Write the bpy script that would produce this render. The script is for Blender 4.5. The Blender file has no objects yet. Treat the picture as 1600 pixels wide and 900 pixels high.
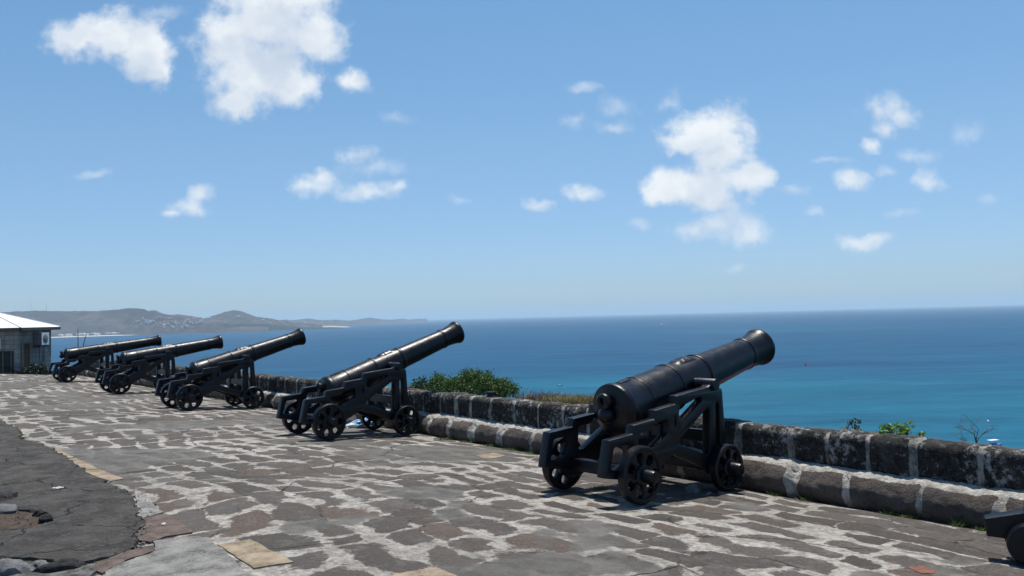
import bpy, bmesh, math, random
import numpy as np
from mathutils import Vector, Matrix, noise as mnoise

random.seed(7)
rng = np.random.default_rng(7)
scene = bpy.context.scene
COL = scene.collection
R = math.radians

# ------------------------------------------------------------------ camera model (surveyed from the photograph)
F, W0, H0 = 1300.0, 1600, 900
EYE = Vector((0, 0, 1.6))
ROLL = math.atan(0.0256)
PITCH = math.atan((494.4 - 450) * math.cos(ROLL) / F)
FW = Vector((0, math.cos(PITCH), math.sin(PITCH)))
UP0 = Vector((0, -math.sin(PITCH), math.cos(PITCH)))
RT = math.cos(ROLL) * Vector((1, 0, 0)) - math.sin(ROLL) * UP0
UP = math.sin(ROLL) * Vector((1, 0, 0)) + math.cos(ROLL) * UP0

def ray(x, y):
    return FW + RT * ((x - 800) / F) - UP * ((y - 450) / F)

# terrace axes: q runs from the camera towards the parapet, p along the parapet
N2 = Vector((.777, .629)); D2 = Vector((-.629, .777))
SLOPE, Q0 = .06, 5.2
SEA = -55.0

def gz(q):
    if q >= 4.4:
        return -SLOPE * (q - Q0)
    x = min(4.4 - q, 2.0)
    return SLOPE * (Q0 - 4.4) + SLOPE * (x - x * x / 4)

def qp(x, y):
    return x * N2.x + y * N2.y, x * D2.x + y * D2.y

def xy(q, p):
    return Vector((N2.x * q + D2.x * p, N2.y * q + D2.y * p))

def at_depth(x, y, depth):
    d = ray(x, y)
    return EYE + d * (depth / d.y)

def on_ground(x, y):
    d = ray(x, y)
    lo, hi = .5, 200.
    for _ in range(60):
        t = (lo + hi) / 2
        P = EYE + d * t
        if P.z > gz(qp(P.x, P.y)[0]): lo = t
        else: hi = t
    return EYE + d * lo

# ------------------------------------------------------------------ object helpers
def tag(o, label=None, cat=None, group=None, kind=None):
    if label: o['label'] = label
    if cat: o['category'] = cat
    if group: o['group'] = group
    if kind: o['kind'] = kind
    return o

def empty(name, loc=(0, 0, 0), rz=0, **kw):
    o = bpy.data.objects.new(name, None); COL.objects.link(o)
    o.location = loc; o.rotation_euler = (0, 0, rz); o.empty_display_size = .2
    return tag(o, **kw)

def link_mesh(name, me, mats=None, parent=None, smooth=None):
    o = bpy.data.objects.new(name, me); COL.objects.link(o)
    if mats:
        for m in (mats if isinstance(mats, (list, tuple)) else [mats]): me.materials.append(m)
    if parent: o.parent = parent
    if smooth is not None:
        me.shade_smooth()
        if smooth < 180: me.set_sharp_from_angle(angle=R(smooth))
    return o

def from_bm(name, bm, mats=None, parent=None, smooth=None):
    bmesh.ops.recalc_face_normals(bm, faces=bm.faces)
    me = bpy.data.meshes.new(name); bm.to_mesh(me); bm.free()
    return link_mesh(name, me, mats, parent, smooth)

def from_py(name, v, f, mats=None, parent=None, smooth=None):
    me = bpy.data.meshes.new(name); me.from_pydata([tuple(a) for a in v], [], f); me.update()
    return link_mesh(name, me, mats, parent, smooth)

def copy_tree(o, parent=None):
    c = o.copy(); COL.objects.link(c)
    if parent: c.parent = parent
    for ch in list(o.children): copy_tree(ch, c)
    return c

def add_box(bm, lo, hi, bevel=0.0, M=None):
    v = [bm.verts.new((x, y, z)) for z in (lo[2], hi[2]) for y in (lo[1], hi[1]) for x in (lo[0], hi[0])]
    fs = [(0, 2, 3, 1), (4, 5, 7, 6), (0, 1, 5, 4), (2, 6, 7, 3), (0, 4, 6, 2), (1, 3, 7, 5)]
    faces = [bm.faces.new([v[i] for i in f]) for f in fs]
    if M is not None:
        for a in v: a.co = M @ a.co
    if bevel > 0:
        edges = list({e for f in faces for e in f.edges})
        bmesh.ops.bevel(bm, geom=edges, offset=bevel, segments=2, affect='EDGES', profile=.5)

def add_tube(bm, pts, radii, n=8, cap=True):
    pts = [Vector(p) for p in pts]
    rings = []
    for i, p in enumerate(pts):
        t = (pts[min(i + 1, len(pts) - 1)] - pts[max(i - 1, 0)]).normalized()
        a = t.orthogonal().normalized() if i == 0 else (prev - t * prev.dot(t)).normalized()
        prev = a
        b = t.cross(a)
        r = radii[i] if isinstance(radii, (list, tuple)) else radii
        rings.append([bm.verts.new(p + (a * math.cos(k * 2 * math.pi / n) + b * math.sin(k * 2 * math.pi / n)) * r) for k in range(n)])
    for A, B in zip(rings, rings[1:]):
        for k in range(n):
            bm.faces.new((A[k], A[(k + 1) % n], B[(k + 1) % n], B[k]))
    if cap:
        bm.faces.new(rings[0][::-1]); bm.faces.new(rings[-1])

def add_lathe(bm, prof, axis='X', n=40, M=None):
    """prof: list of (along, radius)"""
    rings = []
    def P(a, r, k):
        c, s = math.cos(2 * math.pi * k / n), math.sin(2 * math.pi * k / n)
        v = Vector((a, r * c, r * s)) if axis == 'X' else (Vector((r * s, a, r * c)) if axis == 'Y' else Vector((r * c, r * s, a)))
        return M @ v if M is not None else v
    for a, r in prof:
        if r < 1e-5: rings.append([bm.verts.new(P(a, 0, 0))])
        else: rings.append([bm.verts.new(P(a, r, k)) for k in range(n)])
    for A, B in zip(rings, rings[1:]):
        if len(A) == 1 and len(B) == 1: continue
        for k in range(n):
            k2 = (k + 1) % n
            if len(A) == 1: bm.faces.new((A[0], B[k2], B[k]))
            elif len(B) == 1: bm.faces.new((A[k], A[k2], B[0]))
            else: bm.faces.new((A[k], A[k2], B[k2], B[k]))

def fillet(pts, r, seg=3):
    out = []; n = len(pts)
    for i in range(n):
        p = Vector(pts[i][:2]); a = Vector(pts[i - 1][:2]) - p; b = Vector(pts[(i + 1) % n][:2]) - p
        rr = pts[i][2] if len(pts[i]) > 2 else r
        la, lb = a.length, b.length
        ang = a.angle(b)
        d = min(rr / max(math.tan(ang / 2), 1e-3), la * .45, lb * .45)
        if d < 1e-4 or rr <= 0: out.append((p.x, p.y)); continue
        s, e = p + a / la * d, p + b / lb * d
        for k in range(seg + 1):
            t = k / seg
            out.append(tuple((1 - t) ** 2 * s + 2 * t * (1 - t) * p + t * t * e))
    return out

def plate_mesh(outer, holes, half, bevel, name):
    """outline with holes filled, extruded and bevelled; outline lies in (x, z), thickness along y"""
    cu = bpy.data.curves.new(name, 'CURVE'); cu.dimensions = '2D'; cu.fill_mode = 'BOTH'
    cu.extrude = half - bevel; cu.bevel_depth = bevel; cu.bevel_resolution = 1; cu.offset = -bevel
    for poly in [outer] + holes:
        sp = cu.splines.new('POLY'); sp.points.add(len(poly) - 1)
        for q, (a, b) in zip(sp.points, poly): q.co = (a, b, 0, 1)
        sp.use_cyclic_u = True
    o = bpy.data.objects.new(name, cu); COL.objects.link(o)
    dg = bpy.context.evaluated_depsgraph_get(); dg.update()
    me = bpy.data.meshes.new_from_object(o.evaluated_get(dg))
    bpy.data.objects.remove(o); bpy.data.curves.remove(cu)
    me.transform(Matrix.Rotation(R(90), 4, 'X'))
    me.name = name
    bm = bmesh.new(); bm.from_mesh(me); bmesh.ops.remove_doubles(bm, verts=bm.verts, dist=1e-5); bmesh.ops.recalc_face_normals(bm, faces=bm.faces); bm.to_mesh(me); bm.free()
    me.materials.clear()
    return me

# ------------------------------------------------------------------ node helpers
class NT:
    def __init__(s, nt): s.nt = nt; s.L = nt.links
    def node(s, t, **kw):
        n = s.nt.nodes.new(t)
        for k, v in kw.items(): setattr(n, k, v)
        return n
    def put(s, sock, v):
        if v is None: return
        if hasattr(v, 'is_output') or isinstance(v, bpy.types.NodeSocket): s.L.new(v, sock)
        else: sock.default_value = v
    def math(s, op, a, b=None, c=None, clamp=False):
        n = s.node('ShaderNodeMath', operation=op, use_clamp=clamp)
        s.put(n.inputs[0], a); s.put(n.inputs[1], b)
        if c is not None: s.put(n.inputs[2], c)
        return n.outputs[0]
    def vmath(s, op, a, b=None, c=None, out=0):
        n = s.node('ShaderNodeVectorMath', operation=op)
        s.put(n.inputs[0], a); s.put(n.inputs[1], b)
        if c is not None: s.put(n.inputs[2], c)
        return n.outputs[out]
    def noise(s, vec, scale, detail=4, rough=.55, out=0, dist=0, lac=2.0):
        n = s.node('ShaderNodeTexNoise')
        s.put(n.inputs['Vector'], vec); n.inputs['Scale'].default_value = scale; n.inputs['Detail'].default_value = detail
        n.inputs['Roughness'].default_value = rough; n.inputs['Distortion'].default_value = dist; n.inputs['Lacunarity'].default_value = lac
        return n.outputs[out]
    def ramp(s, fac, a, b, lo=0.0, hi=1.0, smooth=True):
        n = s.node('ShaderNodeMapRange'); n.interpolation_type = 'SMOOTHSTEP' if smooth else 'LINEAR'
        s.put(n.inputs[0], fac); s.put(n.inputs[1], a); s.put(n.inputs[2], b); s.put(n.inputs[3], lo); s.put(n.inputs[4], hi)
        return n.outputs[0]
    def mix(s, fac, a, b):
        n = s.node('ShaderNodeMix', data_type='RGBA')
        s.put(n.inputs[0], fac)
        s.put(n.inputs[6], a if not isinstance(a, tuple) else (*a, 1)[:4]); s.put(n.inputs[7], b if not isinstance(b, tuple) else (*b, 1)[:4])
        return n.outputs[2]
    def coords(s, kind='Object'):
        return s.node('ShaderNodeTexCoord').outputs[kind]
    def mapping(s, vec, loc=(0, 0, 0), rot=(0, 0, 0), scale=(1, 1, 1)):
        n = s.node('ShaderNodeMapping'); s.put(n.inputs[0], vec)
        n.inputs[1].default_value = loc; n.inputs[2].default_value = rot; n.inputs[3].default_value = scale
        return n.outputs[0]
    def attr(s, name, out='Fac'):
        n = s.node('ShaderNodeAttribute', attribute_name=name); return n.outputs[out]
    def bump(s, height, strength=.5, dist=.01, normal=None):
        n = s.node('ShaderNodeBump'); n.inputs['Strength'].default_value = strength; n.inputs['Distance'].default_value = dist
        s.put(n.inputs['Height'], height)
        if normal is not None: s.put(n.inputs['Normal'], normal)
        return n.outputs[0]

def new_mat(name):
    m = bpy.data.materials.new(name); m.use_nodes = True
    nt = NT(m.node_tree); b = m.node_tree.nodes['Principled BSDF']
    return m, nt, b

def set_p(nt, b, color=None, rough=None, normal=None, metal=None, spec=None, **kw):
    if color is not None: nt.put(b.inputs['Base Color'], (*color, 1) if isinstance(color, tuple) and len(color) == 3 else color)
    if rough is not None: nt.put(b.inputs['Roughness'], rough)
    if normal is not None: nt.put(b.inputs['Normal'], normal)
    if metal is not None: b.inputs['Metallic'].default_value = metal
    if spec is not None: b.inputs['Specular IOR Level'].default_value = spec

def simple(name, col, rough=.7, var=.25, scale=8, bump=.2, bdist=.005, spec=.4, metal=0, col2=None, grit=0):
    m, n, b = new_mat(name)
    c = n.coords()
    f = n.noise(c, scale, 6, .6)
    a = tuple(x * (1 - var) for x in col); bb = col2 or tuple(min(1, x * (1 + var)) for x in col)
    f2 = n.ramp(f, .3, .7)
    col_ = n.mix(f2, a, bb)
    if grit: col_ = n.mix(n.ramp(n.noise(c, scale * 9, 5, .75), .38, .72, 0, .55), col_, tuple(x * (1 + grit) for x in col))
    set_p(n, b, col_, rough, n.bump(n.math('MULTIPLY_ADD', n.noise(c, scale * 14, 4, .7), .6, n.noise(c, scale * 4, 5, .6)), bump, bdist), metal, spec)
    return m

ROTP = (0, 0, -math.atan2(D2.y, D2.x))          # object xy -> (p along x, q along y, mirrored)

# ------------------------------------------------------------------ materials
def mat_terrace():
    m, n, b = new_mat('worn_flagstones')
    c = n.coords()
    pc = n.mapping(c, rot=ROTP)
    warp0 = n.noise(pc, .45, 2, .5, out=1)
    warp = n.noise(pc, 1.6, 3, .5, out=1)
    warp2 = n.noise(pc, 9, 3, .6, out=1)
    w = n.vmath('MULTIPLY_ADD', n.vmath('SUBTRACT', warp0, (.5, .5, .5)), (1.15, 1.0, 0), pc)
    w = n.vmath('MULTIPLY_ADD', n.vmath('SUBTRACT', warp, (.5, .5, .5)), (.30, .27, 0), w)
    w = n.vmath('MULTIPLY_ADD', n.vmath('SUBTRACT', warp2, (.5, .5, .5)), (.07, .07, 0), w)
    # uneven courses of roughly squared stones
    sw = n.node('ShaderNodeSeparateXYZ'); n.put(sw.inputs[0], w)
    RH, SLN = .315, .55
    vrow = n.math('DIVIDE', sw.outputs[1], RH); row = n.math('FLOOR', vrow); fv = n.math('SUBTRACT', vrow, row)
    wn1 = n.node('ShaderNodeTexWhiteNoise', noise_dimensions='1D'); n.put(wn1.inputs['W'], row)
    ux = n.math('MULTIPLY_ADD', wn1.outputs['Value'], 7.3, n.math('DIVIDE', sw.outputs[0], SLN))
    cw = n.node('ShaderNodeCombineXYZ'); n.put(cw.inputs[0], n.math('MULTIPLY', ux, .9)); n.put(cw.inputs[1], n.math('MULTIPLY', row, 5.7))
    ux = n.math('MULTIPLY_ADD', n.noise(cw.outputs[0], 1.0, 1, .4), 1.5, ux)
    colm = n.math('FLOOR', ux); fu = n.math('SUBTRACT', ux, colm)
    eu = n.math('MULTIPLY', n.math('MINIMUM', fu, n.math('SUBTRACT', 1, fu)), SLN)
    ev = n.math('MULTIPLY', n.math('MINIMUM', fv, n.math('SUBTRACT', 1, fv)), RH)
    dist = n.math('MULTIPLY', n.math('SMOOTH_MIN', eu, ev, .07), 1.9)
    cc = n.node('ShaderNodeCombineXYZ'); n.put(cc.inputs[0], colm); n.put(cc.inputs[1], row)
    wn2 = n.node('ShaderNodeTexWhiteNoise', noise_dimensions='3D'); n.put(wn2.inputs['Vector'], cc.outputs[0])
    rnd = n.node('ShaderNodeSeparateColor'); n.put(rnd.inputs[0], wn2.outputs['Color'])
    low = n.noise(pc, .75, 3, .55)
    mid = n.noise(n.vmath('ADD', pc, (31, 7, 0)), 2.3, 4, .6)
    fine = n.noise(pc, 38, 5, .7)
    # joint width: wide smears in places, none at all in others
    width = n.math('ADD', n.ramp(low, .34, .64, -.06, .10, False), n.ramp(mid, .30, .70, -.075, .185, False))
    edge = n.math('ADD', dist, n.math('MULTIPLY', n.math('SUBTRACT', fine, .5), .13))
    mort = n.ramp(n.math('SUBTRACT', width, edge), -.018, .03)
    # grey cement skim laid over groups of stones
    skim_n = n.noise(n.vmath('ADD', pc, (5.3, 11.1, 0)), .62, 3, .5)
    skim = n.ramp(n.math('ADD', skim_n, n.math('MULTIPLY', n.math('SUBTRACT', mid, .5), .22)), .545, .57)
    mort = n.math('MULTIPLY', mort, n.math('SUBTRACT', 1, n.math('MULTIPLY', skim, .85)))
    stone = n.mix(rnd.outputs[0], (.080, .068, .062), (.146, .127, .115))
    stone = n.mix(n.ramp(rnd.outputs[1], .90, .96), stone, (.155, .112, .09))
    stone = n.mix(n.math('MULTIPLY', n.ramp(fine, .35, .66), .65), stone, (.050, .043, .038))
    blot = n.noise(n.vmath('ADD', pc, (2, 17, 0)), 7.5, 6, .7)
    stone = n.mix(n.ramp(blot, .50, .68, 0, .6), stone, (.185, .168, .148))
    grit = n.noise(pc, 95, 4, .8)
    stone = n.mix(n.ramp(grit, .56, .68, 0, .55), stone, (.27, .25, .225))
    stone = n.mix(n.ramp(grit, .44, .34, 0, .55), stone, (.030, .027, .024))
    sk = n.mix(n.ramp(n.noise(pc, 5, 6, .72), .32, .68), (.092, .088, .079), (.165, .158, .144))
    sk = n.mix(n.ramp(grit, .55, .68, 0, .5), sk, (.27, .255, .235))
    sk = n.mix(n.ramp(grit, .45, .34, 0, .4), sk, (.045, .042, .038))
    stone = n.mix(skim, stone, sk)
    mc = n.mix(n.ramp(n.noise(pc, 15, 7, .75), .32, .68), (.24, .22, .19), (.58, .545, .49))
    mc = n.mix(n.ramp(grit, .46, .34, 0, .55), mc, (.11, .10, .088))
    mort = n.math('MULTIPLY', mort, n.ramp(n.noise(n.vmath('ADD', pc, (7, 1, 0)), 11, 6, .75), .28, .46, .35, 1.0))
    col = n.mix(mort, stone, mc)
    # open joints where the mortar has gone
    gap = n.math('MULTIPLY', n.ramp(n.math('ADD', dist, n.math('MULTIPLY', n.math('SUBTRACT', fine, .5), .03)), .006, .030, 1, 0), n.math('SUBTRACT', 1, mort))
    gap = n.math('MULTIPLY', n.math('MULTIPLY', gap, n.math('SUBTRACT', 1, skim)), n.ramp(n.noise(n.vmath('ADD', pc, (8, 8, 0)), 3.0, 4, .65), .44, .60))
    col = n.mix(n.math('MULTIPLY', gap, .8), col, (.028, .024, .02))
    dirt = n.ramp(n.noise(pc, .33, 4, .6), .35, .7, 0, .35)
    col = n.mix(dirt, col, (.092, .082, .070))
    moss = n.math('MULTIPLY', n.ramp(n.noise(pc, 6, 4, .7), .66, .76), n.ramp(n.noise(pc, .9, 3, .5), .56, .68))
    col = n.mix(n.math('MULTIPLY', moss, .6), col, (.09, .095, .04))
    rust = n.math('MULTIPLY', n.ramp(n.noise(n.vmath('ADD', pc, (3, 3, 9)), 3.3, 4, .7), .68, .76), .45)
    col = n.mix(rust, col, (.22, .12, .07))
    crk = n.node('ShaderNodeTexVoronoi', feature='DISTANCE_TO_EDGE', voronoi_dimensions='2D'); n.put(crk.inputs['Vector'], n.vmath('ADD', w, (9, 4, 0))); crk.inputs['Scale'].default_value = .62
    crack = n.math('MULTIPLY', n.ramp(crk.outputs['Distance'], .002, .007, 1, 0), n.ramp(low, .47, .55))
    col = n.mix(n.math('MULTIPLY', crack, .85), col, (.02, .02, .02))
    h = n.math('MULTIPLY_ADD', mort, n.ramp(n.noise(pc, 9, 5, .7), .2, .8, -.2, .75), n.math('MULTIPLY', n.ramp(dist, 0, .28), .8))
    h = n.math('MULTIPLY_ADD', skim, .35, h)
    h = n.math('SUBTRACT', h, n.math('MULTIPLY', crack, .8))
    h = n.math('SUBTRACT', h, n.math('MULTIPLY', gap, .7))
    h = n.math('MULTIPLY_ADD', fine, .8, h)
    h = n.math('MULTIPLY_ADD', grit, .35, h)
    h = n.math('MULTIPLY_ADD', n.noise(pc, 5, 6, .65), .9, h)
    set_p(n, b, col, .9, n.bump(h, .95, .024), spec=.2)
    return m

def mat_upper_wall():
    m, n, b = new_mat('lichened_wall_stone')
    c = n.coords(); mo = n.attr('mortar')
    fine = n.noise(c, 24, 6, .72)
    spots = n.ramp(n.math('ADD', n.noise(c, 17, 6, .8), n.math('MULTIPLY', n.noise(c, 2.6, 2, .5), .35)), .70, .84)
    base = n.mix(n.ramp(fine, .3, .7), (.009, .009, .0085), (.050, .047, .044))
    bare = n.ramp(n.noise(c, 3.4, 4, .65), .52, .68)
    base = n.mix(n.math('MULTIPLY', bare, .7), base, (.085, .076, .068))
    base = n.mix(n.math('MULTIPLY', spots, .9), base, (.36, .355, .34))
    top = n.ramp(n.attr('top'), .3, .8)
    tcol = n.mix(n.ramp(fine, .35, .65), (.055, .048, .044), (.125, .112, .105))
    base = n.mix(n.math('MULTIPLY', top, .8), base, tcol)
    mfine = n.math('ADD', mo, n.math('ADD', n.math('MULTIPLY', n.math('SUBTRACT', fine, .5), 1.1), n.math('MULTIPLY', n.math('SUBTRACT', n.noise(c, 5.5, 4, .6), .5), 1.3)))
    mm = n.ramp(mfine, .40, .75)
    mcol = n.mix(n.ramp(n.noise(c, 9, 5, .7), .3, .7), (.10, .094, .084), (.40, .38, .345))
    col = n.mix(mm, base, mcol)
    h = n.math('MULTIPLY_ADD', n.noise(c, 14, 6, .7), 1.2, fine)
    set_p(n, b, col, .92, n.bump(h, .8, .02), spec=.2)
    return m

def mat_lower_wall():
    m, n, b = new_mat('brown_kerb_stone')
    c = n.coords(); mo = n.attr('mortar')
    fine = n.noise(c, 30, 6, .7)
    base = n.mix(n.ramp(n.noise(c, 3.1, 4, .6), .3, .7), (.090, .074, .065), (.155, .130, .113))
    base = n.mix(n.math('MULTIPLY', n.ramp(fine, .5, .75), .6), base, (.040, .034, .031))
    base = n.mix(n.ramp(n.noise(c, 60, 3, .7), .66, .74, 0, .7), base, (.26, .24, .22))
    lich = n.ramp(n.noise(c, 8, 6, .75), .58, .70, 0, .6)
    base = n.mix(lich, base, (.024, .023, .022))
    mfine = n.math('ADD', mo, n.math('ADD', n.math('MULTIPLY', n.math('SUBTRACT', fine, .5), 1.0), n.math('MULTIPLY', n.math('SUBTRACT', n.noise(c, 5, 4, .6), .5), 1.1)))
    mm = n.ramp(mfine, .40, .70)
    mcol = n.mix(n.ramp(n.noise(c, 11, 6, .72), .3, .7), (.28, .26, .23), (.64, .61, .55))
    col = n.mix(mm, base, mcol)
    h = n.math('MULTIPLY_ADD', n.noise(c, 12, 6, .75), 1.8, fine)
    set_p(n, b, col, .9, n.bump(h, 1.0, .025), spec=.2)
    return m

def mat_paint():
    m, n, b = new_mat('black_gun_paint')
    c = n.coords()
    f = n.noise(c, 5, 5, .6)
    col = n.mix(n.ramp(f, .35, .7), (.0018, .0026, .0058), (.0034, .0046, .0088))
    dust = n.math('MULTIPLY', n.ramp(n.noise(c, 26, 6, .75), .64, .78), .10)
    col = n.mix(dust, col, (.040, .044, .052))
    rough = n.ramp(n.noise(c, 9, 5, .6), .3, .7, .29, .44)
    set_p(n, b, col, rough, n.bump(n.math('MULTIPLY_ADD', n.noise(c, 4, 3, .5), 1.5, n.noise(c, 45, 5, .7)), .32, .007), spec=.36)
    return m

def mat_paint_red():
    """the same paint with a worn stripe of red primer along the underside of the chase"""
    m = mat_paint(); m.name = 'black_gun_paint_red_primer'
    n = NT(m.node_tree); b = m.node_tree.nodes['Principled BSDF']
    c = n.coords(); s = n.node('ShaderNodeSeparateXYZ'); n.put(s.inputs[0], c)
    old = b.inputs['Base Color'].links[0].from_socket
    ang = n.math('ARCTAN2', n.math('MULTIPLY', s.outputs[2], -1), n.math('MULTIPLY', s.outputs[1], -1))
    mk = n.math('MULTIPLY', n.ramp(n.math('ABSOLUTE', n.math('SUBTRACT', ang, 1.05)), .38, .62, 1, 0), n.math('MULTIPLY', n.ramp(s.outputs[0], 1.15, 1.45), n.ramp(s.outputs[0], 2.2, 2.4, 1, 0)))
    mk = n.ramp(n.math('MULTIPLY_ADD', n.noise(c, 16, 5, .7), .9, n.math('SUBTRACT', mk, .45)), .35, .6, 0, .95)
    n.put(b.inputs['Base Color'], n.mix(mk, old, (.36, .075, .04)))
    return m

def mat_sea():
    m, n, b = new_mat('sea_water')
    c = n.coords(); s = n.node('ShaderNodeSeparateXYZ'); n.put(s.inputs[0], c)
    X, Y = s.outputs[0], s.outputs[1]
    # depth of water: shoals near the fort's shore and off to the right, deeper outwards
    off = n.math('MULTIPLY_ADD', Y, .78, n.math('MULTIPLY', X, -.18))
    shoal = n.ramp(off, 150, 1100, 1, 0)
    patch = n.noise(n.mapping(c, scale=(.0011, .0024, 0)), 1.0, 4, .55)
    band = n.noise(n.mapping(c, loc=(3.1, .7, 0), scale=(.00033, .0016, 0)), 1.0, 3, .5)
    t = n.math('ADD', n.math('MULTIPLY', shoal, .80), n.math('MULTIPLY', n.math('SUBTRACT', patch, .5), 2.6))
    t = n.math('ADD', t, n.math('MULTIPLY', n.ramp(band, .56, .66), n.ramp(Y, 4500, 1000, 0, .5)))
    col = n.mix(n.ramp(t, .1, 1.0), (.006, .060, .150), (.007, .130, .200))
    far = n.ramp(Y, 1500, 9000)
    col = n.mix(far, col, (.011, .044, .128))
    # cat's paws of wind on the surface
    streak = n.noise(n.mapping(c, rot=(0, 0, .25), scale=(.012, .045, 0)), 1.0, 6, .65)
    streak2 = n.noise(n.mapping(c, rot=(0, 0, .1), scale=(.0022, .010, 0)), 1.0, 5, .6)
    dk = n.math('ADD', n.ramp(streak, .3, .7, -.26, .26, False), n.ramp(streak2, .3, .7, -.30, .30, False))
    streak3 = n.noise(n.mapping(c, rot=(0, 0, .2), scale=(.05, .20, 0)), 1.0, 5, .7)
    dk = n.math('ADD', dk, n.ramp(streak3, .3, .7, -.22, .22, False))
    col = n.mix(n.math('ADD', .5, dk, clamp=True), n.mix(.6, col, (.003, .024, .06)), n.mix(.35, col, (.02, .14, .23)))
    h1 = n.noise(n.mapping(c, rot=(0, 0, .3), scale=(.16, .33, .2)), 1.0, 6, .62)
    h2 = n.noise(n.mapping(c, rot=(0, 0, .3), scale=(.02, .05, .2)), 1.0, 3, .5)
    nb = n.bump(n.math('MULTIPLY_ADD', h2, 3.0, h1), .6, .8)
    set_p(n, b, col, .45, nb, spec=.05)
    b.inputs['IOR'].default_value = 1.33
    return m

def mat_leaf(name, a, bcol, c3=None):
    m, n, b = new_mat(name)
    g = n.node('ShaderNodeNewGeometry')
    r = g.outputs['Random Per Island']
    col = n.mix(r, a, bcol)
    if c3: col = n.mix(n.ramp(r, .86, .9), col, c3)
    set_p(n, b, col, .55, spec=.35)
    if 'Transmission Weight' in b.inputs:
        tr = n.node('ShaderNodeBsdfTranslucent'); n.put(tr.inputs[0], col)
        mx = n.node('ShaderNodeMixShader'); mx.inputs[0].default_value = .25
        out = m.node_tree.nodes['Material Output']
        n.L.new(b.outputs[0], mx.inputs[1]); n.L.new(tr.outputs[0], mx.inputs[2]); n.L.new(mx.outputs[0], out.inputs[0])
    return m

def mat_hill(name, cols, scale):
    m, n, b = new_mat(name)
    c = n.coords()
    f = n.noise(n.mapping(c, scale=(1, 1, 1.6)), scale, 7, .68)
    col = n.mix(n.ramp(f, .32, .68), cols[0], cols[1])
    dry = n.ramp(n.noise(c, scale * .23, 4, .6), .55, .68)
    col = n.mix(n.math('MULTIPLY', dry, .7), col, cols[2])
    g2 = n.noise(c, scale * 4, 4, .7)
    set_p(n, b, col, .95, n.bump(g2, .9, 9.0), spec=.1)
    return m

M = {}
M['terrace'] = mat_terrace()
M['upper'] = mat_upper_wall(); M['lower'] = mat_lower_wall()
M['paint'] = mat_paint(); M['paint_red'] = mat_paint_red()
M['sea'] = mat_sea()
def mat_slab():
    m, n, b = new_mat('dark_worn_cement')
    c = n.coords(); f = n.noise(c, 3.2, 6, .7); g = n.noise(c, 85, 4, .8); mdm = n.noise(c, 17, 6, .72)
    col = n.mix(n.ramp(f, .35, .65), (.056, .052, .047), (.120, .112, .101))
    col = n.mix(n.ramp(mdm, .52, .68, 0, .75), col, (.165, .156, .142))
    col = n.mix(n.ramp(n.math('ADD', n.noise(n.vmath('ADD', c, (4, 2, 0)), 1.1, 6, .72), n.math('MULTIPLY', n.math('SUBTRACT', mdm, .5), .3)), .58, .70, 0, .55), col, (.17, .162, .15))
    wv = n.vmath('MULTIPLY_ADD', n.vmath('SUBTRACT', n.noise(c, 4, 4, .6, out=1), (.5, .5, .5)), (.35, .35, 0), c)
    ck = n.node('ShaderNodeTexVoronoi', feature='DISTANCE_TO_EDGE', voronoi_dimensions='2D'); n.put(ck.inputs['Vector'], wv); ck.inputs['Scale'].default_value = 1.15
    crack = n.math('MULTIPLY', n.ramp(ck.outputs['Distance'], .004, .014, 1, 0), n.ramp(f, .42, .52))
    col = n.mix(n.ramp(n.noise(n.vmath('ADD', c, (9, 9, 0)), 2.2, 6, .75), .50, .60, 0, .6), col, (.085, .070, .060))
    col = n.mix(n.math('MULTIPLY', crack, .9), col, (.014, .013, .012))
    col = n.mix(n.ramp(g, .57, .68, 0, .7), col, (.26, .25, .235))
    col = n.mix(n.ramp(g, .43, .33, 0, .7), col, (.016, .015, .014))
    h = n.math('MULTIPLY_ADD', g, .5, n.math('MULTIPLY_ADD', mdm, 1.3, f))
    h = n.math('SUBTRACT', h, crack)
    set_p(n, b, col, .92, n.bump(h, 1.0, .04), spec=.2)
    return m
M['slab'] = mat_slab()
M['grey_patch'] = simple('grey_cement_patch', (.170, .164, .152), .9, .6, 5, 1.0, .018, .2, grit=1.0)
M['tan'] = simple('tan_sandstone', (.215, .172, .120), .9, .5, 6, .5, .006, .2, grit=.7)
M['pink'] = simple('reddish_worn_stone', (.105, .080, .068), .9, .45, 9, .8, .012, .2, grit=.7)
M['brick'] = simple('red_brick', (.19, .085, .062), .9, .3, 14, .6, .006, .2)
M['soil'] = simple('reddish_soil', (.088, .066, .053), .95, .4, 12, 1, .02, .1, grit=.7)
M['rock'] = simple('grey_rock', (.15, .15, .15), .9, .4, 18, .9, .012, .2, grit=.7)
M['gravel'] = simple('grey_gravel', (.20, .185, .165), .9, .3, 20, .2, .002, .2)
M['black_rock'] = simple('black_rock', (.035, .035, .036), .9, .4, 18, .9, .012, .2)
M['rubble'] = simple('rubble_bed', (.17, .165, .155), .95, .7, 9, 1, .03, .1)
M['iron'] = simple('rusty_iron', (.03, .027, .026), .8, .3, 20, .6, .004, .3)
M['leaf'] = mat_leaf('bush_leaf', (.024, .068, .014), (.078, .150, .032), (.12, .17, .045))
M['leaf_lime'] = mat_leaf('lime_leaf', (.10, .20, .02), (.20, .32, .04))
M['leaf_grey'] = mat_leaf('grey_green_leaf', (.04, .075, .035), (.09, .14, .07))
M['weed'] = mat_leaf('weed_leaf', (.05, .11, .02), (.15, .20, .045), (.28, .22, .08))
M['dry'] = mat_leaf('dry_grass_blade', (.20, .155, .07), (.34, .28, .14), (.14, .16, .05))
M['dry_brown'] = mat_leaf('dry_twig', (.11, .075, .055), (.22, .16, .11))
M['bark'] = simple('grey_bark', (.14, .11, .095), .9, .3, 30, .6, .003, .2)
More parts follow.
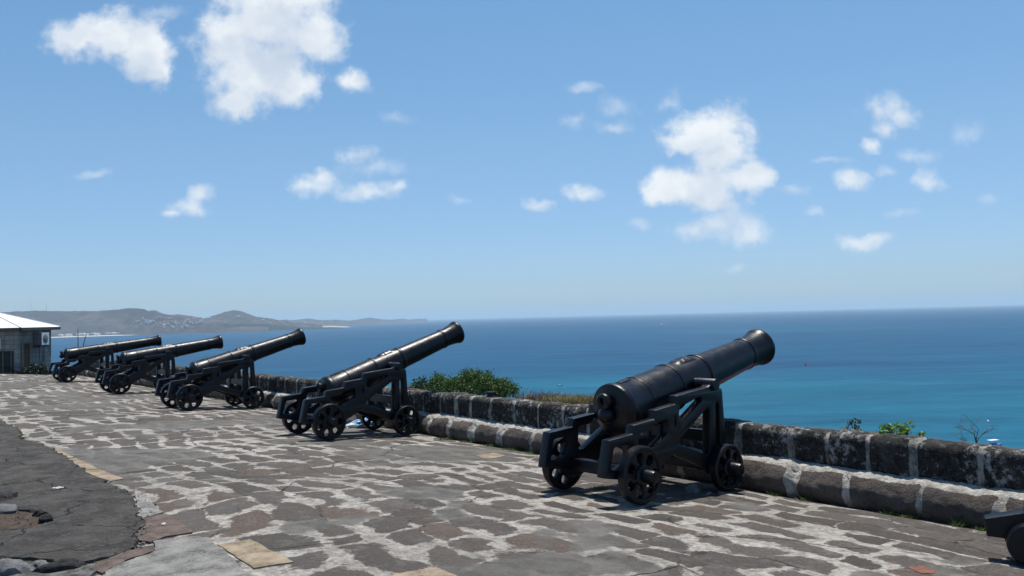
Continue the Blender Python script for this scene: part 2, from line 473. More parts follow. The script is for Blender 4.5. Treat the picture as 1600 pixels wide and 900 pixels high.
M['hill'] = mat_hill('dry_scrub_hill', ((.036, .030, .026), (.088, .068, .055), (.135, .098, .075)), .013)
M['green_hill'] = mat_hill('green_headland', ((.010, .020, .012), (.026, .040, .022), (.045, .05, .03)), .02)
M['slope'] = mat_hill('fort_slope', ((.05, .055, .025), (.14, .115, .06), (.19, .15, .085)), .9)
M['sand'] = simple('pale_sand', (.62, .56, .46), .95, .1, .01, .1, .5, .1)
M['spit_sand'] = simple('spit_sand', (.36, .34, .28), .95, .3, .01, .1, .5, .1)
M['h_white'] = simple('white_house_wall', (.72, .70, .66), .8, .08, .3, .1, .01, .2)
M['h_cream'] = simple('cream_house_wall', (.58, .50, .42), .8, .08, .3, .1, .01, .2)
M['h_red'] = simple('red_house_roof', (.34, .13, .09), .8, .2, .3, .1, .01, .2)
M['h_grey'] = simple('grey_house_roof', (.42, .42, .42), .7, .15, .3, .1, .01, .2)
M['wood_dark'] = simple('dark_green_panel', (.018, .024, .020), .7, .3, 6, .3, .004, .3)
M['door'] = simple('dark_red_door', (.07, .016, .015), .6, .25, 5, .3, .003, .4)
M['door_frame'] = simple('tan_door_frame', (.20, .14, .085), .7, .2, 6, .2, .003, .3)
M['white_paint'] = simple('white_paint', (.78, .78, .77), .5, .05, 4, .1, .002, .4)
M['grey_case'] = simple('grey_metal_case', (.16, .15, .16), .5, .1, 4, .1, .002, .4)
M['glass'] = simple('dark_window_glass', (.02, .022, .025), .08, .1, 3, 0, .001, .5)
M['fascia'] = simple('brown_fascia', (.10, .085, .085), .7, .15, 5, .2, .003, .3)
M['tarp'] = simple('dark_green_shrub_leaf', (.015, .035, .022), .8, .4, 9, .6, .02, .3)
M['pipe'] = simple('grey_pipe', (.25, .25, .25), .5, .1, 5, .1, .002, .4)
M['litter'] = simple('white_litter', (.80, .80, .78), .6, .05, 20, .2, .002, .4)
M['boat_white'] = simple('boat_white', (.80, .80, .80), .4, .04, 2, .05, .01, .5)
M['boat_blue'] = simple('boat_blue', (.05, .16, .42), .4, .1, 2, .05, .01, .5)
M['buoy_red'] = simple('buoy_red', (.45, .05, .04), .4, .1, 2, .05, .01, .5)

def mat_bag():
    m, n, b = new_mat('blue_plastic_bag')
    c = n.coords(); s = n.node('ShaderNodeSeparateXYZ'); n.put(s.inputs[0], c)
    f = n.ramp(n.math('MULTIPLY_ADD', n.noise(c, 14, 3, .6), .12, s.outputs[0]), -.02, .04)
    set_p(n, b, n.mix(f, (.60, .72, .78), (.05, .22, .50)), .3, spec=.5)
    return m
M['bag'] = mat_bag()

def mat_block_wall():
    m, n, b = new_mat('grey_block_masonry')
    c = n.coords('UV')
    br = n.node('ShaderNodeTexBrick'); n.put(br.inputs['Vector'], c)
    br.inputs['Scale'].default_value = 1; br.inputs['Brick Width'].default_value = .52; br.inputs['Row Height'].default_value = .26
    br.inputs['Mortar Size'].default_value = .014; br.inputs['Mortar Smooth'].default_value = .4
    br.inputs['Color1'].default_value = (.245, .225, .205, 1); br.inputs['Color2'].default_value = (.37, .345, .315, 1); br.inputs['Mortar'].default_value = (.16, .155, .15, 1)
    o = n.coords()
    st = n.ramp(n.noise(n.mapping(o, scale=(1, 1, .35)), 1.4, 5, .65), .42, .66, 0, .6)
    col = n.mix(st, br.outputs['Color'], (.10, .09, .085))
    h = n.math('MULTIPLY_ADD', br.outputs['Fac'], -1, n.noise(o, 12, 5, .6))
    set_p(n, b, col, .9, n.bump(h, .6, .02), spec=.2)
    return m
M['block'] = mat_block_wall()

def mat_roof():
    m, n, b = new_mat('white_sheet_roof')
    c = n.coords('UV'); s = n.node('ShaderNodeSeparateXYZ'); n.put(s.inputs[0], c)
    rib = n.math('POWER', n.math('ABSOLUTE', n.math('SINE', n.math('MULTIPLY', s.outputs[0], math.pi / .2))), 8)
    f = n.noise(n.coords(), 1.5, 4, .6)
    set_p(n, b, n.mix(f, (.78, .79, .80), (.88, .88, .88)), .4, n.bump(rib, .5, .02), spec=.4)
    return m
M['roof'] = mat_roof()

# ------------------------------------------------------------------ world, sun, camera
SUN_EL = 74.0
sun_az = Vector((.30, .954)).normalized()               # over the sea, nearly overhead
w = bpy.data.worlds.new('World'); scene.world = w; w.use_nodes = True
wn = NT(w.node_tree)
bg = w.node_tree.nodes['Background']
sky = wn.node('ShaderNodeTexSky', sky_type='NISHITA')
sky.sun_disc = False; sky.sun_elevation = R(SUN_EL); sky.sun_rotation = math.atan2(sun_az.x, sun_az.y)
sky.altitude = 60; sky.air_density = 1.0; sky.dust_density = .35; sky.ozone_density = 3.0

CLOUDS_DENSE = [(125, 55, 58, 44), (185, 48, 66, 44), (228, 78, 44, 56), (240, 108, 30, 20),
    (345, 62, 52, 46), (420, 36, 74, 56), (492, 42, 60, 56), (395, 112, 90, 62), (452, 128, 56, 42), (372, 150, 54, 34), (555, 128, 36, 26), (430, -10, 110, 40),
    (1105, 198, 68, 38), (1080, 218, 46, 24), (1135, 236, 44, 36), (1062, 286, 58, 34), (1036, 304, 46, 24), (1115, 296, 64, 42), (1168, 276, 40, 36), (1130, 240, 40, 60)]
CLOUDS_LIGHT = [(315, 296, 30, 22), (300, 320, 46, 22), (268, 331, 28, 9), (480, 294, 42, 20), (508, 282, 18, 16), (570, 306, 48, 20), (612, 296, 20, 15), (562, 240, 36, 22),
    (1120, 350, 70, 26), (1085, 358, 48, 18), (1172, 362, 46, 22), (1130, 322, 40, 18), (844, 321, 31, 15), (910, 300, 35, 17), (1372, 168, 38, 30), (1408, 175, 34, 20), (1360, 225, 20, 14), (1384, 200, 24, 22),
    (1327, 288, 33, 19), (1439, 285, 29, 24), (1345, 381, 40, 13), (1368, 375, 30, 9)]
CLOUDS_WISP = [(910, 135, 34, 11), (968, 160, 34, 18), (895, 187, 26, 17), (960, 196, 26, 13), (1500, 204, 36, 20), (1045, 155, 18, 18), (1290, 256, 34, 9), (1405, 338, 32, 11), (1550, 313, 38, 14),
    (622, 178, 32, 12), (718, 312, 18, 9), (1390, 270, 26, 12), (150, 274, 26, 8), (1278, 333, 20, 8), (995, 355, 20, 10), (1150, 412, 16, 9), (1440, 240, 30, 16), (250, 20, 50, 14), (590, 265, 60, 20), (1240, 300, 30, 12)]

def gno(x, y):
    d = ray(x, y); return d.x / d.y, d.z / d.y

def field_group(name, ells):
    g = bpy.data.node_groups.new(name, 'ShaderNodeTree')
    g.interface.new_socket('P', in_out='INPUT', socket_type='NodeSocketVector')
    g.interface.new_socket('F', in_out='OUTPUT', socket_type='NodeSocketFloat')
    n = NT(g); gi = n.node('NodeGroupInput'); go = n.node('NodeGroupOutput')
    acc = None
    for x, y, rx, ry in ells:
        cx, cy = gno(x, y); ax, ay = 1.14 * rx / F, 1.14 * ry / F
        l = n.vmath('LENGTH', n.vmath('MULTIPLY_ADD', gi.outputs[0], (1 / ax, 1 / ay, 0), (-cx / ax, -cy / ay, 0)), out=1)
        if acc is None: acc = l
        else: acc = n.math('SMOOTH_MIN', acc, l, .45)
    n.L.new(n.math('SUBTRACT', 1.0, acc), go.inputs[0])
    return g

geo = wn.coords('Generated')
sp = wn.node('ShaderNodeSeparateXYZ'); wn.put(sp.inputs[0], geo)
yy = wn.math('MAXIMUM', sp.outputs[1], .02)
cb = wn.node('ShaderNodeCombineXYZ'); wn.put(cb.inputs[0], wn.math('DIVIDE', sp.outputs[0], yy)); wn.put(cb.inputs[1], wn.math('DIVIDE', sp.outputs[2], yy))
P = cb.outputs[0]
wrp = wn.noise(P, 9, 3, .5, out=1)
P2 = wn.vmath('MULTIPLY_ADD', wn.vmath('SUBTRACT', wrp, (.5, .5, .5)), (.048, .036, 0), P)
P2 = wn.vmath('MULTIPLY_ADD', wn.vmath('SUBTRACT', wn.noise(P, 34, 5, .6, out=1), (.5, .5, .5)), (.026, .020, 0), P2)
g1, g2_, g3 = field_group('dense_clouds', CLOUDS_DENSE), field_group('light_clouds', CLOUDS_LIGHT), field_group('wisps', CLOUDS_WISP)
def grp(g, vec):
    x = wn.node('ShaderNodeGroup'); x.node_tree = g; wn.put(x.inputs[0], vec); return x.outputs[0]
nA = wn.noise(P, 20, 8, .56)
nB = wn.noise(wn.vmath('ADD', P, (4, 2, 0)), 52, 6, .55)
nmix = wn.math('ADD', wn.math('MULTIPLY', nA, .68), wn.math('MULTIPLY', nB, .32))
def dens(g, vec, k, nz, lo, hi):
    d = wn.math('MULTIPLY_ADD', grp(g, vec), k, wn.math('MULTIPLY', wn.math('SUBTRACT', nz, .5), 3.3))
    return wn.ramp(d, lo, hi)
a1 = wn.math('MULTIPLY', .95, dens(g1, P2, 1.75, nmix, .03, 1.15))
a2 = wn.math('MULTIPLY', dens(g2_, P2, 1.25, nmix, .03, 1.35), .78)
a3 = wn.math('MULTIPLY', dens(g3, P2, 1.0, nmix, .0, 1.4), .42)
alpha = wn.math('MAXIMUM', wn.math('MAXIMUM', a1, a2), a3)
# cloud bodies: the parts with more cloud above them are the greyer bases
above = wn.ramp(wn.math('MULTIPLY_ADD', grp(g1, wn.vmath('ADD', P2, (.006, .030, 0))), 1.2, wn.math('MULTIPLY', wn.math('SUBTRACT', nA, .5), 1.6)), .1, .95)
puff = wn.noise(wn.vmath('ADD', P2, (1.3, .4, 0)), 20, 4, .5)
shade = wn.math('MULTIPLY', wn.math('ADD', wn.math('MULTIPLY', above, .50), wn.ramp(puff, .38, .70, 0, .55)), 1.0, clamp=True)
ccol = wn.mix(shade, (8.1, 8.4, 8.6), (5.4, 6.1, 7.1))
hs = wn.node('ShaderNodeHueSaturation'); wn.put(hs.inputs['Color'], sky.outputs[0]); hs.inputs['Saturation'].default_value = 1.15
SKY_OUT = hs
cr = wn.node('ShaderNodeValToRGB'); el = cr.color_ramp
wn.put(cr.inputs[0], sp.outputs[2])
el.elements[0].position = 0.0; el.elements[0].color = (.48, .61, .86, 1)
el.elements[1].position = .40; el.elements[1].color = (.92, .97, .90, 1)
for ps_, c_ in ((.045, (.52, .63, .85)), (.10, (.63, .70, .83)), (.20, (.82, .84, .83)), (.30, (.88, .92, .87))):
    e_ = el.elements.new(ps_); e_.color = (*c_, 1)
skyc = wn.vmath('MULTIPLY', wn.vmath('MULTIPLY', hs.outputs[0], cr.outputs[0]), (1.23, 1.23, 1.23))
wcol = wn.mix(alpha, skyc, ccol)
wn.put(bg.inputs[0], wcol); bg.inputs[1].default_value = .107

sl = bpy.data.lights.new('sun', 'SUN'); sl.energy = 4.95; sl.angle = R(.53); sl.color = (1, .95, .875)
so = bpy.data.objects.new('sun', sl); COL.objects.link(so)
ce = math.cos(R(SUN_EL))
sd = Vector((sun_az.x * ce, sun_az.y * ce, math.sin(R(SUN_EL))))
so.rotation_euler = (-sd).to_track_quat('-Z', 'Y').to_euler(); so.location = sd * 60

cd = bpy.data.cameras.new('camera'); cam = bpy.data.objects.new('camera', cd); COL.objects.link(cam)
cd.sensor_width = 36; cd.lens = F / W0 * 36; cd.clip_start = .05; cd.clip_end = 200000
cam.matrix_world = Matrix(((RT.x, UP.x, -FW.x, EYE.x), (RT.y, UP.y, -FW.y, EYE.y), (RT.z, UP.z, -FW.z, EYE.z), (0, 0, 0, 1)))
scene.camera = cam

# ------------------------------------------------------------------ haze
def build_haze():
    bm = bmesh.new(); add_box(bm, (-46000, -3000, SEA - 1.0), (46000, 46000, 235))
    m = bpy.data.materials.new('sea_haze'); m.use_nodes = True; nt = m.node_tree; nt.nodes.clear()
    o = nt.nodes.new('ShaderNodeOutputMaterial'); v = nt.nodes.new('ShaderNodeVolumePrincipled')
    v.inputs['Color'].default_value = (.68, .88, 1.0, 1); v.inputs['Density'].default_value = 6.5e-5
    nt.links.new(v.outputs[0], o.inputs['Volume'])
    h = from_bm('haze', bm, m); tag(h, 'thin pale sea haze hanging over the whole bay', kind='stuff')
build_haze()

# ------------------------------------------------------------------ sea
def build_sea():
    v, f = [(0, 0, SEA)], []
    n = 96; rings = [60, 200, 600, 1500, 4000, 10000, 20000, 40000]
    for r in rings:
        for k in range(n):
            a = 2 * math.pi * k / n; v.append((r * math.cos(a), 1500 + r * math.sin(a) if r > 4000 else r * math.sin(a), SEA))
    for k in range(n): f.append((0, 1 + k, 1 + (k + 1) % n))
    for i in range(len(rings) - 1):
        for k in range(n):
            a, b_ = 1 + i * n + k, 1 + i * n + (k + 1) % n
            f.append((a, a + n, b_ + n, b_))
    # keep only what lies ahead of the haze box's rear face
    v = [(x, max(y, -2900), z) for x, y, z in v]
    o = from_py('sea', v, f, M['sea']); tag(o, 'blue green sea reaching to the horizon', kind='structure')
build_sea()

# ------------------------------------------------------------------ terrace
def nz(x, y, z=0, s=1.0): return mnoise.noise(Vector((x * s, y * s, z)))

def build_terrace():
    qs = np.concatenate([np.arange(-4, 1, .5), np.arange(1, 6.61, .10), [6.66, 6.72, 6.95]])
    ps = np.concatenate([np.arange(-6, 1, .5), np.arange(1, 14, .10), np.arange(14, 44.1, .25)])
    idx = {}; v = []; f = []
    for i, p in enumerate(ps):
        for j, q in enumerate(qs):
            P_ = xy(q, p)
            z = gz(q) + .010 * nz(P_.x, P_.y, 0, .9) + .006 * nz(P_.x, P_.y, 3, 2.6)
            if q > 6.62: z -= .01
            idx[i, j] = len(v); v.append((P_.x, P_.y, z))
    for i in range(len(ps) - 1):
        for j in range(len(qs) - 1):
            a = (idx[i, j], idx[i, j + 1], idx[i + 1, j + 1], idx[i + 1, j])
            if max(v[k][1] for k in a) > 29.4: continue
            f.append(a[::-1])
    # clip the ragged far edge: pull it to a line
    o = from_py('terrace', v, f, M['terrace'], smooth=180)
    bm = bmesh.new(); bm.from_mesh(o.data)
    bmesh.ops.delete(bm, geom=[x for x in bm.verts if not x.link_faces], context='VERTS')
    bm.normal_update(); bm.to_mesh(o.data); bm.free()
    tag(o, 'stone paved gun terrace with pale mortar smears', kind='structure')
build_terrace()

# ------------------------------------------------------------------ parapet (one wall: mortared upper course on a rounded lower course)
def joints(seed, p0, p1, lo, hi):
    r = random.Random(seed); out = [p0]
    while out[-1] < p1: out.append(out[-1] + r.uniform(lo, hi))
    return out

def course(name, prof, js, mat, parent, jw, depth, seed, ledge_mortar, top_from, amp, P0=-5.0, P1=33.6):
    """prof: polyline in (q, z above terrace slope line) sampled evenly; stones bulge between mortar joints"""
    ps = [P0]
    while ps[-1] < P1:
        p = ps[-1]; ps.append(p + (.022 if 1.2 < p < 9 else .03 if 9 <= p < 15 else .05 if p < 24 and p > 0 else .09))
    pts = [Vector(a) for a in prof]; T = len(pts)
    L = [0]
    for a, b_ in zip(pts, pts[1:]): L.append(L[-1] + (b_ - a).length)
    nor = []
    for i in range(T):
        t = (pts[min(i + 1, T - 1)] - pts[max(i - 1, 0)]).normalized(); nor.append(Vector((-t.y, t.x)))
    r = random.Random(seed)
    jn = {j: (r.uniform(-.09, .09), r.choice((.25, .5, .8, 1.1, 1.5, 1.9))) for j in range(len(js))}
    bulge = {j: r.uniform(-.014, .014) for j in range(len(js) + 1)}
    v, mo, tp = [], [], []
    for p in ps:
        for i, q_ in enumerate(pts):
            s = L[i] / L[-1]
            near, dj, cell = 0, 9, 0
            for j, pj in enumerate(js):
                d = p - (pj + jn[j][0] * (s - .5) + .022 * mnoise.noise(Vector((j * 5.1, s * 5, seed))))
                if d > 0: cell = j
                if abs(d) < abs(dj): near, dj = j, d
            wj = jw * jn[near][1] * (1 + .9 * mnoise.noise(Vector((near * 3.7, s * 4, seed))))
            x = max(0.0, 1 - abs(dj) / (wj + .016))
            m_ = 1.0 if abs(dj) < wj else max(0, 1 - (abs(dj) - wj) / .024)
            if ledge_mortar is not None:
                edge = ledge_mortar + .035 * mnoise.noise(Vector((p * 2.2, seed, 1))) + .02 * mnoise.noise(Vector((p * 7, seed, 2)))
                m_ = max(m_, min(1, max(0, (s - edge) / .03 + .5)))
            inset = depth * min(1, max(m_ if ledge_mortar is None or s < .8 else m_ * .4, 0))
            inset = depth * (x * x * (3 - 2 * x)) if m_ < 1 or s < .7 else -.004
            P_ = xy(q_.x, p)
            n3 = amp * mnoise.noise(Vector((P_.x * 5, P_.y * 5, q_.y * 7 + seed))) + amp * .7 * mnoise.noise(Vector((P_.x * 15, P_.y * 15, q_.y * 15))) + amp * .6 * mnoise.noise(Vector((P_.x * 34, P_.y * 34, q_.y * 34)))
            off = nor[i] * (bulge[cell] * min(1, abs(dj) / .08) - inset + n3)
            P_ = xy(q_.x + off.x, p)
            sag = .007 * mnoise.noise(Vector((p * .9, 0, seed + 5)))
            v.append((P_.x, P_.y, gz(Q0 + 1.45) + q_.y + off.y + sag)); mo.append(m_); tp.append(1.0 if top_from[0] <= s <= top_from[1] else 0.0)
    f = []
    for a in range(len(ps) - 1):
        for i in range(T - 1):
            k = a * T + i
            f.append((k, k + 1, k + T + 1, k + T))
    o = from_py(name, v, f, mat, parent, smooth=180)
    for nm, arr in (('mortar', mo), ('top', tp)):
        at = o.data.attributes.new(nm, 'FLOAT', 'POINT'); at.data.foreach_set('value', arr)
    bm = bmesh.new(); bm.from_mesh(o.data); bmesh.ops.recalc_face_normals(bm, faces=bm.faces)
    c = sum((fc.normal.z for fc in bm.faces)); 
    if c < 0: bmesh.ops.reverse_faces(bm, faces=bm.faces)
    bm.to_mesh(o.data); bm.free()
    return o

def resample(pts, n):
    pts = [Vector(p) for p in pts]; L = [0]
    for a, b_ in zip(pts, pts[1:]): L.append(L[-1] + (b_ - a).length)
    out = []
    for k in range(n):
        d = L[-1] * k / (n - 1)
        i = max(j for j in range(len(L)) if L[j] <= d + 1e-9); i = min(i, len(pts) - 2)
        out.append(pts[i].lerp(pts[i + 1], (d - L[i]) / (L[i + 1] - L[i])))
    return out

def build_parapet():
    root = empty('parapet_wall', (0, 0, 0), label='low black lichened stone parapet with a rounded lower course along the seaward side', cat='wall')
    low = resample([(6.80, -.12), (6.73, -.02), (6.685, .025), (6.660, .08), (6.672, .15), (6.715, .215), (6.775, .258), (6.83, .275), (6.90, .285), (6.95, .285)], 26)
    upp = resample([(6.885, .20), (6.875, .40), (6.878, .535), (6.89, .565), (6.92, .578), (7.05, .58), (7.15, .575), (7.19, .55), (7.205, .50), (7.21, .2), (7.22, -.9)], 34)
    course('lower_course', low, joints(3, -5, 34, .50, .68), M['lower'], root, .029, .034, 3, .68, (2, 3), .014)
    course('upper_course', upp, joints(8, -5.2, 34, .34, .54), M['upper'], root, .017, .022, 8, None, (.255, .46), .013)
build_parapet()

# ------------------------------------------------------------------ ground beyond the walls
def slope_z(q, p):
    d = q - 7.1
    z = -.75 - .40 * d if d > 0 else -.75
    def g(px, depth, top, rx):
        c = at_depth(px, 620, depth); Q, P_ = qp(c.x, c.y)
        return (Q, P_, top, rx)
    return z

BUMPS = []
def bump_at(px, depth, top, rad):
    c = at_depth(px, 600, depth); Q, P_ = qp(c.x, c.y); BUMPS.append((Q, P_, top, rad))
bump_at(727, 16.0, .0, 1.5); bump_at(690, 16.5, -.05, 1.2); bump_at(785, 15.0, .06, 1.0)
bump_at(855, 12.6, .30, .7); bump_at(895, 12.0, .37, .7); bump_at(820, 13.4, .20, .9)
bump_at(1400, 8.7, .24, .8); bump_at(1327, 9.3, .14, .5); bump_at(1530, 8.6, .14, .6)
bump_at(640, 15.5, .08, .8); bump_at(1180, 9.4, .24, .5)

def outer_z(q, p):
    d = max(q - 7.1, 0)
    z = -.55 - .42 * d
    for Q, P_, top, rad in BUMPS:
        r2 = ((q - Q) ** 2 + (p - P_) ** 2) / rad ** 2
        wgt = math.exp(-r2)
        z = z * (1 - wgt) + top * wgt if top > z else z
    return max(z, SEA - .6) + (.05 * nz(q, p, 1, 1.3) if d < 30 else .8 * nz(q, p, 1, .1))

def build_slope():
    qs = [7.12] + list(np.arange(7.4, 20, .3)) + list(np.arange(20, 60, 3)) + list(np.arange(60, 150, 10))
    ps = list(np.arange(-60, -6, 6)) + list(np.arange(-6, 24, .3)) + list(np.arange(24, 90, 3))
    v = []; f = []
    for p in ps:
        for q in qs:
            P_ = xy(q, p); v.append((P_.x, P_.y, outer_z(q, p)))
    n = len(qs)
    for i in range(len(ps) - 1):
        for j in range(n - 1):
            k = i * n + j; f.append((k, k + n, k + n + 1, k + 1))
    o = from_py('hillside', v, f, M['slope'], smooth=180)
    tag(o, 'dry grassy hillside falling from the parapet to the sea', kind='structure')
    # lower yard beyond the end of the terrace
    v, f = [], []
    for i in range(13):
        for j in range(13):
            x = -62 + 46 * i / 12; y = 29.1 + 44 * j / 12
            q, p = qp(x, y)
            v.append((x, y, -1.35 + .04 * nz(x, y, 0, .6) - (max(0, q - 7.0) * 1.2)))
    for i in range(12):
        for j in range(12):
            k = i * 13 + j; f.append((k, k + 13, k + 14, k + 1))
    o = from_py('yard', v, f, M['rubble'], smooth=180); tag(o, 'lower gravel yard around the stone building', kind='structure')
build_slope()

# ------------------------------------------------------------------ cannons
def ell_hole(cx, cz, ang, r0, r1, w0, w1, n=14):
    out = []
    for k in range(n):
        t = 2 * math.pi * k / n
        r = (r0 + r1) / 2 + (r1 - r0) / 2 * math.cos(t)
        s = (w0 + (w1 - w0) * (math.cos(t) + 1) / 2) * math.sin(t)
        out.append((cx + r * math.cos(ang) - s * math.sin(ang), cz + r * math.sin(ang) + s * math.cos(ang)))
    return out

def wheel_mesh(rad, name):
    n = 48
    outer = [((rad - .012) * math.cos(2 * math.pi * k / n), (rad - .012) * math.sin(2 * math.pi * k / n)) for k in range(n)]
    holes = [ell_hole(0, 0, 2 * math.pi * k / 7 + .35, rad * .36, rad * .79, rad * .095, rad * .225) for k in range(7)]
    me = plate_mesh(outer, holes, .030, .008, name)
    bm = bmesh.new(); bm.from_mesh(me)
    t = .044
    add_lathe(bm, [(-t + .008, rad * .83), (-t, rad * .86), (-t, rad - .012), (-t + .012, rad), (t - .012, rad), (t, rad - .012), (t, rad * .86), (t - .008, rad * .83), (-t + .008, rad * .83)], 'Y', 48)
    bmesh.ops.recalc_face_normals(bm, faces=bm.faces); bm.to_mesh(me); bm.free()
    me.shade_smooth(); me.set_sharp_from_angle(angle=R(38)); me.materials.append(M['paint'])
    return me

def hub_mesh(side):
    bm = bmesh.new(); s = side
    add_lathe(bm, [(-.052 * s, 0), (-.052 * s, .085), (-.045 * s, .092), (.045 * s, .090), (.056 * s, .080), (.058 * s, .058), (.150 * s, .054), (.164 * s, .048), (.170 * s, .030), (.171 * s, 0)], 'Y', 28)
    bmesh.ops.recalc_face_normals(bm, faces=bm.faces)
    me = bpy.data.meshes.new('hub'); bm.to_mesh(me); bm.free(); me.materials.append(M['paint']); me.shade_smooth(); me.set_sharp_from_angle(angle=R(40))
    return me

def cheek_mesh(rounded, name):
    rs = .034 if rounded else .010
    boss = [(1.095 + .056 * math.cos(R(a)), .962 + .056 * math.sin(R(a)), 0) for a in (165, 140, 115, 90, 65, 40, 15, -10)]
    outer = [(-.375, .235, .012), (-.320, .540, rs), (-.035, .578, rs * .8), (-.018, .652, rs), (.245, .690, rs * .8), (.262, .768, rs), (.530, .812, rs * .8), (.548, .886, rs), (1.000, .957, .02)] + boss + \
            [(1.225, .940, .03), (1.285, .480, .03), (1.290, .150, .04), (1.110, .140, .03), (1.050, .205, .05), (.520, .375, .06), (.090, .135, .04), (-.090, .135, .04), (-.130, .205, .04), (-.300, .225, .02)]
    holes = [
        [(-.305, .300, .02), (-.258, .478, .03), (-.080, .500, .03), (-.062, .400, .02), (-.110, .325, .03), (-.200, .285, .03)],
        [(.045, .375, .02), (.045, .575, .03), (.215, .598, .03), (.240, .640, .02), (.425, .690, .03), (.425, .560, .03), (.120, .375, .03)],
        [(.585, .700, .04), (.595, .800, .035), (.900, .872, .03), (.925, .842, .02), (.660, .672, .02)],
        [(.585, .490, .04), (1.010, .775, .03), (1.035, .745, .02), (1.035, .330, .03), (.600, .455, .03)],
        [(1.140, .400, .02), (1.125, .780, .02), (1.145, .830, .02), (1.180, .780, .02), (1.205, .400, .02)],
        [(.525, .600, .015), (.525, .735, .02), (.548, .640, .015)],
    ]
    me = plate_mesh(fillet(outer, .02), [fillet(h, .02) for h in holes], .045, .009, name)
    me.shade_smooth(); me.set_sharp_from_angle(angle=R(42)); me.materials.append(M['paint'])
    return me

def barrel_mesh(big, name):
    """barrel along +X from breech dome at x~.11 (local origin at the cascabel ball)"""
    k = 1.0
    if big: rr, r1, r2, r3, rn, rm = .258, .232, .214, .196, .160, .198
    else: rr, r1, r2, r3, rn, rm = .212, .192, .177, .166, .137, .178
    Lm = 2.60
    prof = [(.045, .0), (.045, rr * .28), (.056, rr * .52), (.078, rr * .74), (.105, rr * .91), (.112, rr * .985), (.122, rr), (.160, rr), (.170, rr * .985), (.176, r1 + .010), (.186, r1 + .005),
            (.420, r1), (.424, r1 + .005), (.436, r1 + .007), (.448, r1 + .005), (.452, r1 - .001), (.90, r1 - .006), (.905, r1 + .001), (.920, r1 + .003), (.935, r1 + .001), (.940, r2 - .001),
            (1.38, r2 - .012), (1.385, r2 - .004), (1.40, r2 - .001), (1.42, r2 - .004), (1.432, r3 - .002),
            (2.24, rn + .004), (2.243, rn + .010), (2.255, rn + .013), (2.270, rn + .013), (2.282, rn + .009), (2.286, rn + .002), (2.36, rn + .004), (2.44, rn + .014), (2.50, rn + (rm - rn) * .55), (2.545, rm - .006), (2.562, rm), (2.585, rm), (2.60, rm - .008),
            (2.603, rm - .03), (2.603, .084), (2.595, .078), (2.2, .078), (2.2, 0)]
    bm = bmesh.new(); add_lathe(bm, prof, 'X', 56)
    bmesh.ops.recalc_face_normals(bm, faces=bm.faces)
    me = bpy.data.meshes.new(name); bm.to_mesh(me); bm.free()
    me.materials.append(M['paint_red'] if big else M['paint']); me.shade_smooth(); me.set_sharp_from_angle(angle=R(35))
    return me, r1, r2

def cascabel_mesh(big):
    s = 1.0 if big else .85
    bm = bmesh.new()
    add_lathe(bm, [(-.076 * s, 0)] + [(-.076 * s * math.cos(R(a)), .076 * s * math.sin(R(a))) for a in range(12, 150, 12)] + [(.062, .055 * s), (.072, .09 * s), (.09, .09 * s)], 'X', 28)
    # breeching loop standing over the neck
    c = Vector((.006, 0, .122 * s)); Rr, rt = .054 * s, .026 * s
    n, m_ = 22, 10; rings = []
    for i in range(n):
        a = 2 * math.pi * i / n
        d = Vector((math.cos(R(20)) * 0 + 0, math.cos(a), math.sin(a)))
        rings.append([bm.verts.new(c + d * (Rr + rt * math.cos(2 * math.pi * j / m_)) + Vector((rt * 1.35 * math.sin(2 * math.pi * j / m_), 0, 0))) for j in range(m_)])
    for i in range(n):
        A, B = rings[i], rings[(i + 1) % n]
        for j in range(m_): bm.faces.new((A[j], A[(j + 1) % m_], B[(j + 1) % m_], B[j]))
    bmesh.ops.recalc_face_normals(bm, faces=bm.faces)
    me = bpy.data.meshes.new('cascabel'); bm.to_mesh(me); bm.free(); me.materials.append(M['paint']); me.shade_smooth(); me.set_sharp_from_angle(angle=R(45))
    return me

def crest_mesh(rad):
    """low cast relief on top of the second reinforce: crown over a cypher, worn smooth"""
    bm = bmesh.new(); r = random.Random(4); nu, nv = 26, 18; g = []
    for i in range(nu):
        row = []
        for j in range(nv):
            x = i / (nu - 1) * .30 - .15; a = (j / (nv - 1) - .5) * .95
            e = max(0, 1 - (abs(x) / .15) ** 3) * max(0, 1 - (abs(a) / .475) ** 3)
            h = e * (.010 + .012 * max(0, mnoise.noise(Vector((x * 42, a * 13, 3)))) + .006 * abs(math.sin(a * 9) * math.cos(x * 40))) - .006 * (1 - e)
            row.append(bm.verts.new((x, (rad + h) * math.sin(a), (rad + h) * math.cos(a))))
        g.append(row)
    for i in range(nu - 1):
        for j in range(nv - 1): bm.faces.new((g[i][j], g[i + 1][j], g[i + 1][j + 1], g[i][j + 1]))
    bmesh.ops.recalc_face_normals(bm, faces=bm.faces)
    me = bpy.data.meshes.new('cast_crest'); bm.to_mesh(me); bm.free(); me.materials.append(M['paint']); me.shade_smooth()
    return me

BALL = (0.03, None)
WB = 1.215          # wheelbase
def child(name, me, parent, loc=(0, 0, 0), rot=(0, 0, 0)):
    o = bpy.data.objects.new(name, me); COL.objects.link(o); o.parent = parent; o.location = loc; o.rotation_euler = rot
    return o

